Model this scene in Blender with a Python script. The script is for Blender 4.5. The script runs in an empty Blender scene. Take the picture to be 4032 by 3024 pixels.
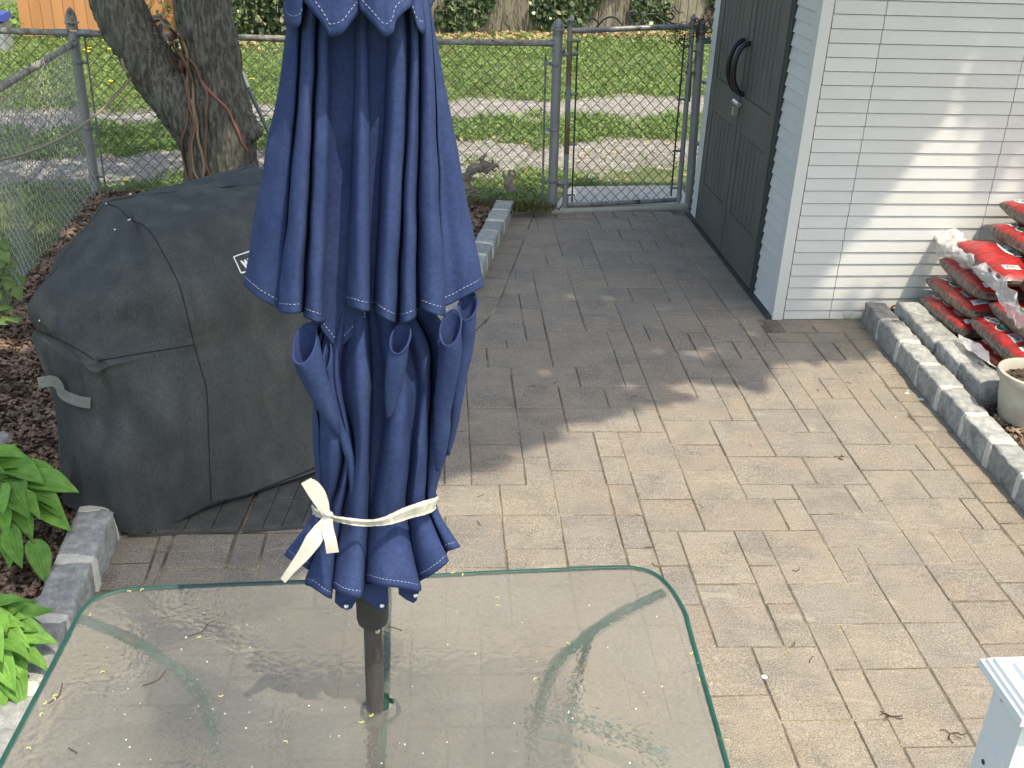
import bpy, bmesh, math, random
import numpy as np
from mathutils import Vector, Matrix, noise
from mathutils.bvhtree import BVHTree
random.seed(7); RNG=np.random.default_rng(7)
SC=bpy.context.scene; COL=SC.collection
# ------------------------------------------------------------------ camera
FPX=4120.0; CX,CY=2016.0,1512.0; CAMZ=2.35
_d=Vector((1680.0-CX, 9750.0-CY, FPX)).normalized(); _Z=-_d
_F=Vector((0,0,1)); _Y=(_F-_Z*_F.dot(_Z)).normalized(); _X=_Y.cross(_Z)
def ray(px,py):
    v=Vector((px-CX,py-CY,FPX)); return Vector((v.dot(_X),v.dot(_Y),v.dot(_Z)))
def G(px,py,z=0.0):            # point of the place at height z seen at a photo pixel
    r=ray(px,py); t=(z-CAMZ)/r.z; return Vector((r.x*t,r.y*t,z))
def D(px,py,y):                # same at distance y
    r=ray(px,py); t=y/r.y; return Vector((r.x*t,y,CAMZ+r.z*t))
def lens_place(p):
    q=Vector((p[0],p[1],p[2]-CAMZ)); c=_X*q.x+_Y*q.y+_Z*q.z
    return (c.x/c.z*FPX+CX, c.y/c.z*FPX+CY, c.z) if c.z>0.01 else (-9e9,-9e9,1)
cd=bpy.data.cameras.new('camera'); cam=bpy.data.objects.new('camera',cd); COL.objects.link(cam)
cd.sensor_width=36; cd.lens=FPX/4032*36; cd.clip_end=2000; cd.clip_start=0.05
cam.matrix_world=Matrix(((_X.x,-_X.y,-_X.z,0),(_Y.x,-_Y.y,-_Y.z,0),(_Z.x,-_Z.y,-_Z.z,CAMZ),(0,0,0,1)))
SC.camera=cam
# ------------------------------------------------------------------ light
SUN=Vector((0.33,-0.34,1.0)).normalized()
w=bpy.data.worlds.new('World'); SC.world=w; w.use_nodes=True
nt=w.node_tree; bg=nt.nodes['Background']; sk=nt.nodes.new('ShaderNodeTexSky'); sk.sky_type='NISHITA'; sk.sun_disc=False
sk.sun_elevation=math.asin(SUN.z); sk.sun_rotation=math.atan2(SUN.x,SUN.y); sk.air_density=1.0; sk.dust_density=2.5
nt.links.new(sk.outputs[0],bg.inputs[0]); bg.inputs[1].default_value=0.15
sl=bpy.data.lights.new('sun','SUN'); sl.energy=2.0; sl.angle=math.radians(0.55); sl.color=(1.0,0.95,0.87)
so=bpy.data.objects.new('sun',sl); COL.objects.link(so); so.rotation_euler=SUN.to_track_quat('Z','Y').to_euler(); so.location=(3,-3,9)
SC.view_settings.view_transform='Standard'; SC.view_settings.look='None'; SC.view_settings.gamma=1; SC.view_settings.exposure=1.2
SC.view_settings.use_curve_mapping=False
try:
    SC.view_settings.use_white_balance=True; SC.view_settings.white_balance_temperature=7250; SC.view_settings.white_balance_tint=5
except Exception: pass
SC.render.engine='CYCLES'; SC.cycles.max_bounces=10; SC.cycles.transparent_max_bounces=24
# ------------------------------------------------------------------ materials
def mat(name,c1,c2=None,scale=8,rough=0.8,detail=6,bump=0.0,bscale=None,stretch=(1,1,1),c3=None,spec=0.3,metal=0,coord='Object',
        ramp=(0.35,0.65),obj_rand=0.0,c3scale=2.0,c3ramp=(0.5,0.7),trans=0.0,sheen=0.0,dist=0.01,fine=0.0,bstretch=None):
    m=bpy.data.materials.new(name); m.use_nodes=True; n=m.node_tree.nodes; l=m.node_tree.links; b=n['Principled BSDF']
    b.inputs['Roughness'].default_value=rough; b.inputs['Metallic'].default_value=metal
    b.inputs['Specular IOR Level'].default_value=spec
    tc=n.new('ShaderNodeTexCoord'); mp=n.new('ShaderNodeMapping'); mp.inputs['Scale'].default_value=stretch
    l.new(tc.outputs[coord],mp.inputs[0])
    src=mp.outputs[0]
    oi=n.new('ShaderNodeObjectInfo')
    if obj_rand>0:
        ad=n.new('ShaderNodeVectorMath'); ad.operation='ADD'; sc=n.new('ShaderNodeVectorMath'); sc.operation='SCALE'; sc.inputs[0].default_value=(37,17,9)
        l.new(oi.outputs['Random'],sc.inputs['Scale']); l.new(src,ad.inputs[0]); l.new(sc.outputs[0],ad.inputs[1]); src=ad.outputs[0]
    def noi(s,dt=detail):
        t=n.new('ShaderNodeTexNoise'); t.inputs['Scale'].default_value=s; t.inputs['Detail'].default_value=dt; t.inputs['Roughness'].default_value=0.6
        l.new(src,t.inputs['Vector']); return t.outputs['Fac']
    def rmp(f,a,c):
        r=n.new('ShaderNodeMapRange'); r.inputs['From Min'].default_value=a; r.inputs['From Max'].default_value=c; r.clamp=True; l.new(f,r.inputs[0]); return r.outputs[0]
    def mix(f,a,c):
        x=n.new('ShaderNodeMix'); x.data_type='RGBA'
        if hasattr(f,'node'): l.new(f,x.inputs[0])
        else: x.inputs[0].default_value=f
        for i,v in ((6,a),(7,c)):
            if hasattr(v,'node'): l.new(v,x.inputs[i])
            else: x.inputs[i].default_value=(*v,1)
        return x.outputs[2]
    col=None
    if c2: col=mix(rmp(noi(scale),*ramp),c1,c2)
    if c3: col=mix(rmp(noi(c3scale,4),*c3ramp),col if col else c1,c3)
    if fine>0:
        hs=n.new('ShaderNodeHueSaturation'); f=noi(scale*14,2); r=n.new('ShaderNodeMapRange'); r.inputs['To Min'].default_value=1-fine; r.inputs['To Max'].default_value=1+fine
        r.inputs['From Min'].default_value=0.3; r.inputs['From Max'].default_value=0.7
        l.new(f,r.inputs[0]); l.new(r.outputs[0],hs.inputs['Value']); l.new(col,hs.inputs['Color']); col=hs.outputs[0]
    if obj_rand>0:
        hs=n.new('ShaderNodeHueSaturation'); r=n.new('ShaderNodeMapRange'); r.inputs['To Min'].default_value=1-obj_rand; r.inputs['To Max'].default_value=1+obj_rand
        l.new(oi.outputs['Random'],r.inputs[0]); l.new(r.outputs[0],hs.inputs['Value'])
        if col: l.new(col,hs.inputs['Color'])
        else: hs.inputs['Color'].default_value=(*c1,1)
        col=hs.outputs[0]
    if col: l.new(col,b.inputs['Base Color'])
    else: b.inputs['Base Color'].default_value=(*c1,1)
    if bump>0:
        if bstretch:
            mp2=n.new('ShaderNodeMapping'); mp2.inputs['Scale'].default_value=bstretch; l.new(tc.outputs[coord],mp2.inputs[0])
            t=n.new('ShaderNodeTexNoise'); t.inputs['Scale'].default_value=bscale; t.inputs['Detail'].default_value=5; l.new(mp2.outputs[0],t.inputs['Vector']); hh=t.outputs['Fac']
        else: hh=noi(bscale or scale*4,6)
        bp=n.new('ShaderNodeBump'); bp.inputs['Strength'].default_value=bump; bp.inputs['Distance'].default_value=dist
        l.new(hh,bp.inputs['Height']); l.new(bp.outputs[0],b.inputs['Normal'])
    if sheen: b.inputs['Sheen Weight'].default_value=sheen
    if trans>0:
        tr=n.new('ShaderNodeBsdfTranslucent'); ms=n.new('ShaderNodeMixShader'); ms.inputs[0].default_value=trans
        if col: l.new(col,tr.inputs[0])
        else: tr.inputs[0].default_value=(*c1,1)
        l.new(b.outputs[0],ms.inputs[1]); l.new(tr.outputs[0],ms.inputs[2]); l.new(ms.outputs[0],n['Material Output'].inputs[0])
    return m
M={}
M['fabric']=mat('navy_canvas',(0.028,0.046,0.128),(0.038,0.060,0.155),scale=9,rough=0.92,bump=0.45,bscale=620,dist=0.0007,c3=(0.046,0.069,0.170),c3scale=4,trans=0.03,fine=0.14,spec=0.2)
M['hem']=mat('navy_hem',(0.024,0.040,0.12),(0.034,0.054,0.15),scale=30,rough=0.9,bump=0.3,bscale=600,dist=0.0006)
M['thread']=mat('white_thread',(0.40,0.44,0.60),rough=0.8)
M['tie']=mat('cream_ribbon',(0.74,0.70,0.60),(0.62,0.58,0.50),scale=25,rough=0.85,bump=0.3,bscale=300,dist=0.0008,trans=0.15)
M['pole']=mat('bronze_pole',(0.048,0.043,0.041),(0.075,0.067,0.062),scale=14,rough=0.42,stretch=(4,4,0.6),bump=0.1,bscale=80,dist=0.0005,c3=(0.14,0.12,0.11),c3scale=22,c3ramp=(0.62,0.75))
M['dark_plastic']=mat('dark_hub_plastic',(0.035,0.034,0.034),(0.05,0.05,0.05),scale=20,rough=0.55)
M['steel']=mat('zinc_screw',(0.7,0.7,0.7),rough=0.3,metal=1)
M['green_metal']=mat('green_enamel',(0.012,0.066,0.052),(0.02,0.095,0.075),scale=9,rough=0.45,bump=0.12,bscale=90,dist=0.001,c3=(0.13,0.09,0.045),c3scale=16,c3ramp=(0.66,0.74))
M['green_rust']=mat('green_enamel_rusty',(0.035,0.13,0.115),(0.06,0.17,0.15),scale=9,rough=0.5,bump=0.2,bscale=60,dist=0.001,c3=(0.28,0.17,0.08),c3scale=9,c3ramp=(0.55,0.68))
M['sand']=mat('joint_sand',(0.20,0.168,0.125),(0.11,0.093,0.07),scale=6,rough=0.95,bump=0.5,bscale=220,dist=0.004,c3=(0.34,0.285,0.205),c3scale=2.2,c3ramp=(0.50,0.60),fine=0.35)
M['mulch']=mat('mulch_soil',(0.055,0.034,0.024),(0.11,0.066,0.045),scale=26,rough=0.95,bump=0.9,bscale=60,dist=0.02)
M['granite']=mat('granite',(0.28,0.278,0.265),(0.44,0.435,0.415),scale=34,rough=0.85,bump=0.8,bscale=48,dist=0.008,c3=(0.20,0.205,0.20),c3scale=11,c3ramp=(0.5,0.72),obj_rand=0.16,fine=0.35)
M['granite_pale']=mat('granite_pale',(0.27,0.29,0.275),(0.37,0.395,0.37),scale=30,rough=0.85,bump=0.6,bscale=60,dist=0.006,obj_rand=0.12,fine=0.25)
M['mortar']=mat('mortar',(0.70,0.67,0.60),(0.56,0.53,0.47),scale=30,rough=0.95,bump=0.5,bscale=120,dist=0.004)
M['galv']=mat('galvanised_pipe',(0.30,0.31,0.31),(0.20,0.205,0.21),scale=24,rough=0.5,metal=0.35,bump=0.2,bscale=90,dist=0.002,c3=(0.075,0.066,0.05),c3scale=15,c3ramp=(0.56,0.68))
M['galv_clean']=mat('galvanised_post',(0.36,0.36,0.35),(0.28,0.283,0.28),scale=16,rough=0.5,metal=0.3,stretch=(1,1,0.25),c3=(0.19,0.12,0.07),c3scale=10,c3ramp=(0.66,0.74))
M['lichen']=mat('lichened_pipe',(0.36,0.35,0.31),(0.15,0.14,0.125),scale=22,rough=0.85,bump=0.4,bscale=80,dist=0.003,c3=(0.05,0.05,0.045),c3scale=30,c3ramp=(0.58,0.66))
M['rust']=mat('rusty_pipe',(0.17,0.09,0.045),(0.22,0.19,0.15),scale=18,rough=0.8,stretch=(1,1,0.3),c3=(0.26,0.27,0.27),c3scale=8,c3ramp=(0.54,0.62))
M['wire']=mat('fence_wire',(0.17,0.17,0.165),(0.08,0.08,0.075),scale=6,rough=0.55,metal=0.3)
M['wire_bright']=mat('fence_wire_bright',(0.42,0.43,0.42),(0.27,0.27,0.26),scale=6,rough=0.5,metal=0.25)
M['siding']=mat('cream_resin_siding',(0.66,0.655,0.62),(0.62,0.615,0.58),scale=3,rough=0.6,stretch=(1,1,1),bump=0.55,bscale=16,bstretch=(1.6,1.6,22),dist=0.004,obj_rand=0.025)
M['shed_trim']=mat('cream_resin_trim',(0.64,0.635,0.60),rough=0.55,bump=0.1,bscale=60,dist=0.001)
M['shed_gap']=mat('shed_gap',(0.17,0.165,0.155),rough=0.8)
M['door']=mat('grey_resin_door',(0.125,0.126,0.112),(0.10,0.103,0.094),scale=4,rough=0.6,bump=0.5,bscale=14,bstretch=(12,12,0.8),dist=0.003)
M['door_dark']=mat('dark_resin',(0.05,0.056,0.054),rough=0.55)
M['black']=mat('black_plastic',(0.010,0.012,0.014),rough=0.38,spec=0.5)
M['roof']=mat('shed_roof',(0.12,0.12,0.115),rough=0.7)
M['cover']=mat('grill_cover_fabric',(0.047,0.052,0.053),(0.062,0.067,0.067),scale=7,rough=0.75,bump=0.3,bscale=500,dist=0.0008,c3=(0.084,0.089,0.080),c3scale=3.6,c3ramp=(0.50,0.75),spec=0.3,fine=0.2,stretch=(1.6,1.6,0.55))
M['seam']=mat('cover_piping',(0.016,0.018,0.018),rough=0.7)
M['strap']=mat('grey_strap',(0.19,0.20,0.175),(0.15,0.16,0.14),scale=40,rough=0.85)
M['white_print']=mat('white_print',(0.80,0.82,0.80),rough=0.6)
M['rubber']=mat('rubber_mat',(0.060,0.062,0.060),(0.095,0.093,0.088),scale=14,rough=0.9,bump=0.6,bscale=120,dist=0.003,fine=0.3)
M['bark']=mat('bark',(0.19,0.178,0.145),(0.085,0.078,0.062),scale=52,rough=0.95,stretch=(1,1,0.20),ramp=(0.43,0.57),bump=1.0,bscale=52,bstretch=(1,1,0.20),dist=0.035,c3=(0.13,0.125,0.10),c3scale=4,c3ramp=(0.5,0.75),fine=0.2)
M['cord_brown']=mat('brown_cord',(0.20,0.115,0.075),(0.16,0.09,0.06),scale=4,rough=0.6)
M['cord_tan']=mat('tan_cord',(0.30,0.20,0.125),rough=0.65)
M['cord_red']=mat('red_cord',(0.33,0.12,0.10),rough=0.6)
M['rope']=mat('jute_rope',(0.30,0.26,0.18),(0.24,0.21,0.14),scale=60,rough=0.9,bump=0.5,bscale=200,dist=0.002)
M['rod']=mat('grey_rod',(0.17,0.19,0.20),rough=0.5)
M['white']=mat('white_plastic',(0.78,0.78,0.77),rough=0.45)
M['vinyl']=mat('white_vinyl',(0.80,0.82,0.84),(0.78,0.80,0.82),scale=4,rough=0.38,bump=0.05,bscale=60,dist=0.001)
M['concrete']=mat('pale_concrete',(0.52,0.50,0.44),(0.42,0.405,0.36),scale=11,rough=0.9,bump=0.4,bscale=70,dist=0.004,fine=0.12)
M['orange']=mat('orange_stained_board',(0.56,0.275,0.12),(0.49,0.235,0.10),scale=3,rough=0.75,stretch=(1,1,0.2),obj_rand=0.07)
M['greywood']=mat('weathered_board',(0.32,0.285,0.225),(0.19,0.165,0.125),scale=10,rough=0.95,stretch=(3,3,0.35),bump=0.8,bscale=25,bstretch=(3,3,0.3),dist=0.01,obj_rand=0.18,c3=(0.13,0.13,0.07),c3scale=3,c3ramp=(0.55,0.75))
M['ivy']=mat('ivy_leaf',(0.035,0.068,0.028),(0.095,0.145,0.055),scale=2,rough=0.35,spec=0.5,trans=0.15,c3=(0.42,0.40,0.20),c3scale=7,c3ramp=(0.58,0.64))
M['leaf']=mat('tree_leaf',(0.06,0.12,0.03),(0.08,0.15,0.035),scale=2,rough=0.5,trans=0.3)
M['hosta']=mat('hosta_leaf',(0.12,0.28,0.05),(0.20,0.40,0.075),scale=5,rough=0.5,spec=0.35,trans=0.25,obj_rand=0.22)
M['grass']=mat('grass_blade',(0.16,0.25,0.055),(0.26,0.34,0.10),scale=1.6,rough=0.55,trans=0.32,c3=(0.37,0.36,0.17),c3scale=2.5,c3ramp=(0.52,0.68))
M['weed']=mat('weed_leaf',(0.095,0.185,0.04),(0.25,0.34,0.11),scale=5,rough=0.5,trans=0.25)
M['stem']=mat('plant_stem',(0.12,0.20,0.05),rough=0.6)
M['chip']=mat('bark_chip',(0.185,0.12,0.085),(0.33,0.235,0.175),scale=9,rough=0.9,c3=(0.045,0.028,0.02),c3scale=14,c3ramp=(0.45,0.6),fine=0.25)
M['pebble']=mat('gravel_pebble',(0.30,0.285,0.265),(0.18,0.17,0.155),scale=7,rough=0.9,c3=(0.42,0.40,0.365),c3scale=13,c3ramp=(0.5,0.6))
M['dryleaf']=mat('dry_leaf',(0.42,0.27,0.15),(0.50,0.38,0.22),scale=5,rough=0.8,trans=0.15)
M['twig']=mat('twig',(0.085,0.045,0.032),rough=0.8)
M['catkin']=mat('catkin',(0.62,0.56,0.16),rough=0.8)
M['yellow']=mat('dandelion_petals',(0.85,0.62,0.03),rough=0.7)
M['root']=mat('driftwood',(0.17,0.145,0.115),(0.28,0.24,0.19),scale=12,rough=0.95,stretch=(1,1,3),bump=0.8,bscale=40,dist=0.01)
M['pot']=mat('cream_pot',(0.52,0.48,0.39),(0.42,0.385,0.31),scale=9,rough=0.75,bump=0.2,bscale=50,dist=0.002,c3=(0.30,0.27,0.21),c3scale=5,c3ramp=(0.6,0.8))
M['soil']=mat('potting_soil',(0.05,0.038,0.028),(0.11,0.085,0.06),scale=40,rough=0.95,bump=0.9,bscale=80,dist=0.01)
M['bag_green']=mat('printed_green',(0.02,0.13,0.055),rough=0.4,spec=0.5)
M['bag_black']=mat('printed_black',(0.015,0.016,0.016),rough=0.4)
M['bag_grey']=mat('printed_grey',(0.42,0.40,0.42),rough=0.4)
M['blue']=mat('blue_bin',(0.03,0.06,0.30),rough=0.5)
M['greybin']=mat('grey_bin',(0.35,0.36,0.36),rough=0.6)
M['moss']=mat('moss',(0.10,0.10,0.03),(0.16,0.13,0.05),scale=20,rough=1.0,bump=0.8,bscale=80,dist=0.01)
# pavers: blended colours, a tone of its own for each stone
def paver_mat():
    m=bpy.data.materials.new('concrete_paver'); m.use_nodes=True; n=m.node_tree.nodes; l=m.node_tree.links; b=n['Principled BSDF']; b.inputs['Roughness'].default_value=0.9
    b.inputs['Specular IOR Level'].default_value=0.2
    tc=n.new('ShaderNodeTexCoord'); oi=n.new('ShaderNodeObjectInfo')
    r1=n.new('ShaderNodeValToRGB'); e=r1.color_ramp.elements
    e[0].position=0; e[0].color=(0.225,0.195,0.165,1); e[1].position=1; e[1].color=(0.19,0.178,0.162,1)
    for p,c in ((0.18,(0.29,0.25,0.205,1)),(0.34,(0.215,0.205,0.19,1)),(0.5,(0.305,0.268,0.222,1)),(0.64,(0.25,0.21,0.175,1)),(0.76,(0.315,0.26,0.20,1)),(0.88,(0.285,0.256,0.220,1))):
        q=e.new(p); q.color=c
    l.new(oi.outputs['Random'],r1.inputs[0])
    def noi(s,d,rg=0.6):
        t=n.new('ShaderNodeTexNoise'); t.inputs['Scale'].default_value=s; t.inputs['Detail'].default_value=d; t.inputs['Roughness'].default_value=rg; l.new(tc.outputs['Object'],t.inputs['Vector']); return t
    def mr(f,a,c,x,y):
        r=n.new('ShaderNodeMapRange'); r.inputs[1].default_value=a; r.inputs[2].default_value=c; r.inputs[3].default_value=x; r.inputs[4].default_value=y; l.new(f,r.inputs[0]); return r.outputs[0]
    def mix(f,a,c,bt='MIX'):
        x=n.new('ShaderNodeMix'); x.data_type='RGBA'; x.blend_type=bt; l.new(f,x.inputs[0])
        for i,v in ((6,a),(7,c)):
            if hasattr(v,'node'): l.new(v,x.inputs[i])
            else: x.inputs[i].default_value=v
        return x.outputs[2]
    c=mix(mr(noi(5.5,4).outputs[0],0.45,0.64,0,0.8),r1.outputs[0],(0.155,0.145,0.135,1))       # grey clouds of the blend
    c=mix(mr(noi(3.1,3).outputs[0],0.50,0.70,0,0.8),c,(0.31,0.232,0.178,1))                     # rose clouds
    c=mix(mr(noi(1.3,3).outputs[0],0.45,0.7,0,0.35),c,(0.36,0.31,0.235,1))                      # sandy dust
    g=noi(190,3,0.8); c=mix(mr(g.outputs[0],0.35,0.65,0,0.75),c,mix(mr(noi(260,2,0.7).outputs[0],0.42,0.58,0,1),(0.085,0.068,0.055,1),(0.56,0.49,0.40,1)))
    mp=n.new('ShaderNodeMapping'); mp.inputs['Scale'].default_value=(2.2,8,2); mp.inputs['Rotation'].default_value=(0,0,0.1); l.new(tc.outputs['Object'],mp.inputs[0])
    t=n.new('ShaderNodeTexNoise'); t.inputs['Scale'].default_value=3.2; t.inputs['Detail'].default_value=7; t.inputs['Distortion'].default_value=0.8; l.new(mp.outputs[0],t.inputs['Vector'])
    c=mix(mr(t.outputs[0],0.62,0.70,0,0.28),c,(0.50,0.43,0.33,1))
    l.new(c,b.inputs['Base Color'])
    ad=n.new('ShaderNodeMath'); ad.operation='ADD'; l.new(t.outputs[0],ad.inputs[0]); 
    ml=n.new('ShaderNodeMath'); ml.operation='MULTIPLY'; ml.inputs[1].default_value=0.5; l.new(noi(120,4,0.7).outputs[0],ml.inputs[0]); l.new(ml.outputs[0],ad.inputs[1])
    bp=n.new('ShaderNodeBump'); bp.inputs['Strength'].default_value=0.75; bp.inputs['Distance'].default_value=0.014; l.new(ad.outputs[0],bp.inputs['Height']); l.new(bp.outputs[0],b.inputs['Normal'])
    return m
M['paver']=paver_mat()
def ground_mat():
    m=mat('alley_ground',(0.085,0.11,0.04),(0.15,0.17,0.07),scale=3,rough=1,bump=0.6,bscale=30,dist=0.02)
    n=m.node_tree.nodes; l=m.node_tree.links; b=n['Principled BSDF']; old=b.inputs['Base Color'].links[0].from_socket
    tc=n.new('ShaderNodeTexCoord'); sx=n.new('ShaderNodeSeparateXYZ'); l.new(tc.outputs['Object'],sx.inputs[0])
    def mth(op,a,c=None):
        x=n.new('ShaderNodeMath'); x.operation=op
        for i,v in ((0,a),(1,c)):
            if v is None: continue
            if hasattr(v,'node'): l.new(v,x.inputs[i])
            else: x.inputs[i].default_value=v
        return x.outputs[0]
    nz=n.new('ShaderNodeTexNoise'); nz.inputs['Scale'].default_value=1.3; nz.inputs['Detail'].default_value=6; l.new(tc.outputs['Object'],nz.inputs[0])
    wv=mth('SUBTRACT',sx.outputs[1],mth('MULTIPLY',sx.outputs[0],0.3)); wv=mth('ADD',wv,mth('MULTIPLY',mth('SUBTRACT',nz.outputs[0],0.5),1.1))
    def band(c,h):
        d=mth('ABSOLUTE',mth('SUBTRACT',wv,c)); r=n.new('ShaderNodeMapRange'); r.inputs[1].default_value=h+0.1; r.inputs[2].default_value=h-0.12; l.new(d,r.inputs[0]); return r.outputs[0]
    g=mth('MAXIMUM',band(9.35,0.5),band(11.3,0.5))
    nz2=n.new('ShaderNodeTexNoise'); nz2.inputs['Scale'].default_value=38; nz2.inputs['Detail'].default_value=5; l.new(tc.outputs['Object'],nz2.inputs[0])
    cr=n.new('ShaderNodeValToRGB'); cr.color_ramp.elements[0].color=(0.15,0.132,0.113,1); cr.color_ramp.elements[0].position=0.35; cr.color_ramp.elements[1].color=(0.31,0.29,0.26,1); cr.color_ramp.elements[1].position=0.65; l.new(nz2.outputs[0],cr.inputs[0])
    x=n.new('ShaderNodeMix'); x.data_type='RGBA'; l.new(g,x.inputs[0]); l.new(old,x.inputs[6]); l.new(cr.outputs[0],x.inputs[7]); l.new(x.outputs[2],b.inputs['Base Color'])
    return m
M['ground']=ground_mat()
def glass_mat():
    m=bpy.data.materials.new('obscure_glass'); m.use_nodes=True; n=m.node_tree.nodes; l=m.node_tree.links; n.remove(n['Principled BSDF']); out=n['Material Output']
    tc=n.new('ShaderNodeTexCoord')
    vo=n.new('ShaderNodeTexVoronoi'); vo.feature='SMOOTH_F1'; vo.inputs['Scale'].default_value=75; vo.inputs['Smoothness'].default_value=0.35
    nz=n.new('ShaderNodeTexNoise'); nz.inputs['Scale'].default_value=40; nz.inputs['Detail'].default_value=2; l.new(tc.outputs['Object'],nz.inputs[0])
    va=n.new('ShaderNodeVectorMath'); va.operation='MULTIPLY_ADD'; va.inputs[1].default_value=(0.02,0.02,0.02); l.new(nz.outputs[1],va.inputs[0]); l.new(tc.outputs['Object'],va.inputs[2]); l.new(va.outputs[0],vo.inputs['Vector'])
    bp=n.new('ShaderNodeBump'); bp.inputs['Strength'].default_value=0.9; bp.inputs['Distance'].default_value=0.004; l.new(vo.outputs['Distance'],bp.inputs['Height'])
    def nn(s,d=5):
        t=n.new('ShaderNodeTexNoise'); t.inputs['Scale'].default_value=s; t.inputs['Detail'].default_value=d; l.new(tc.outputs['Object'],t.inputs[0]); return t.outputs[0]
    def mr(f,a,c,x,y):
        r=n.new('ShaderNodeMapRange'); r.inputs[1].default_value=a; r.inputs[2].default_value=c; r.inputs[3].default_value=x; r.inputs[4].default_value=y; l.new(f,r.inputs[0]); return r.outputs[0]
    rf=n.new('ShaderNodeBsdfRefraction'); rf.inputs['Roughness'].default_value=0.15; rf.inputs['IOR'].default_value=1.16; rf.inputs['Color'].default_value=(0.90,0.92,0.90,1); l.new(bp.outputs[0],rf.inputs['Normal'])
    tp=n.new('ShaderNodeBsdfTransparent'); tp.inputs[0].default_value=(0.90,0.92,0.90,1)
    df=n.new('ShaderNodeBsdfDiffuse'); df.inputs[0].default_value=(0.405,0.385,0.345,1)
    bq=n.new('ShaderNodeBump'); bq.inputs['Strength'].default_value=0.75; bq.inputs['Distance'].default_value=0.006; l.new(vo.outputs['Distance'],bq.inputs['Height']); l.new(bq.outputs[0],df.inputs['Normal'])
    tl=n.new('ShaderNodeBsdfTranslucent'); tl.inputs[0].default_value=(0.6,0.58,0.52,1)
    gl=n.new('ShaderNodeBsdfGlossy'); gl.inputs['Roughness'].default_value=0.06; l.new(bp.outputs[0],gl.inputs['Normal'])
    def ms(f,a,c):
        x=n.new('ShaderNodeMixShader')
        if hasattr(f,'node'): l.new(f,x.inputs[0])
        else: x.inputs[0].default_value=f
        l.new(a.outputs[0],x.inputs[1]); l.new(c.outputs[0],x.inputs[2]); return x
    thru=ms(0.72,tp,rf); dust=ms(0.35,df,tl)
    body=ms(mr(nn(3.0),0.36,0.68,0.20,0.44),thru,dust)
    fr=n.new('ShaderNodeFresnel'); fr.inputs[0].default_value=1.5; l.new(bp.outputs[0],fr.inputs['Normal'])
    fin=ms(fr.outputs[0],body,gl); l.new(fin.outputs[0],out.inputs[0])
    return m
M['glass']=glass_mat()
def bag_mat():
    m=bpy.data.materials.new('printed_bag_film'); m.use_nodes=True; n=m.node_tree.nodes; l=m.node_tree.links; b=n['Principled BSDF']; b.inputs['Roughness'].default_value=0.28; b.inputs['Specular IOR Level'].default_value=0.5
    b.inputs['Coat Weight'].default_value=0.3; b.inputs['Coat Roughness'].default_value=0.15
    tc=n.new('ShaderNodeTexCoord'); sx=n.new('ShaderNodeSeparateXYZ'); l.new(tc.outputs['Object'],sx.inputs[0])
    mp=n.new('ShaderNodeMapping'); mp.inputs['Scale'].default_value=(55,12,14); l.new(tc.outputs['Object'],mp.inputs[0])
    t=n.new('ShaderNodeTexNoise'); t.inputs['Scale'].default_value=1.2; t.inputs['Detail'].default_value=6; l.new(mp.outputs[0],t.inputs[0])
    cr=n.new('ShaderNodeValToRGB'); cr.color_ramp.elements[0].position=0.36; cr.color_ramp.elements[0].color=(0.055,0.036,0.026,1); cr.color_ramp.elements[1].position=0.68; cr.color_ramp.elements[1].color=(0.25,0.19,0.14,1); l.new(t.outputs[0],cr.inputs[0])
    mp2=n.new('ShaderNodeMapping'); mp2.inputs['Scale'].default_value=(30,10,10); l.new(tc.outputs['Object'],mp2.inputs[0])
    t2=n.new('ShaderNodeTexNoise'); t2.inputs['Scale'].default_value=1.5; t2.inputs['Detail'].default_value=5; t2.inputs['Distortion'].default_value=1.0; l.new(mp2.outputs[0],t2.inputs[0])
    cr2=n.new('ShaderNodeValToRGB'); cr2.color_ramp.elements[0].position=0.42; cr2.color_ramp.elements[0].color=(0.50,0.024,0.024,1); cr2.color_ramp.elements[1].position=0.72; cr2.color_ramp.elements[1].color=(0.15,0.02,0.018,1); l.new(t2.outputs[0],cr2.inputs[0])
    ad=n.new('ShaderNodeMath'); ad.operation='MULTIPLY_ADD'; ad.inputs[1].default_value=0.03; l.new(t.outputs[0],ad.inputs[0]); l.new(sx.outputs[2],ad.inputs[2])
    mr=n.new('ShaderNodeMapRange'); mr.inputs[1].default_value=0.094; mr.inputs[2].default_value=0.100; l.new(ad.outputs[0],mr.inputs[0])
    x=n.new('ShaderNodeMix'); x.data_type='RGBA'; l.new(mr.outputs[0],x.inputs[0]); l.new(cr.outputs[0],x.inputs[6]); l.new(cr2.outputs[0],x.inputs[7]); l.new(x.outputs[2],b.inputs['Base Color'])
    bp=n.new('ShaderNodeBump'); bp.inputs['Strength'].default_value=0.5; bp.inputs['Distance'].default_value=0.008; l.new(t.outputs[0],bp.inputs['Height']); l.new(bp.outputs[0],b.inputs['Normal'])
    return m
M['bag']=bag_mat()
def film_mat():
    m=bpy.data.materials.new('clear_plastic_film'); m.use_nodes=True; n=m.node_tree.nodes; l=m.node_tree.links; b=n['Principled BSDF']
    b.inputs['Base Color'].default_value=(0.72,0.70,0.69,1); b.inputs['Roughness'].default_value=0.10; b.inputs['Specular IOR Level'].default_value=0.8
    tp=n.new('ShaderNodeBsdfTransparent'); x=n.new('ShaderNodeMixShader'); x.inputs[0].default_value=0.30; l.new(b.outputs[0],x.inputs[1]); l.new(tp.outputs[0],x.inputs[2]); l.new(x.outputs[0],n['Material Output'].inputs[0])
    return m
M['film']=film_mat()
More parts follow.
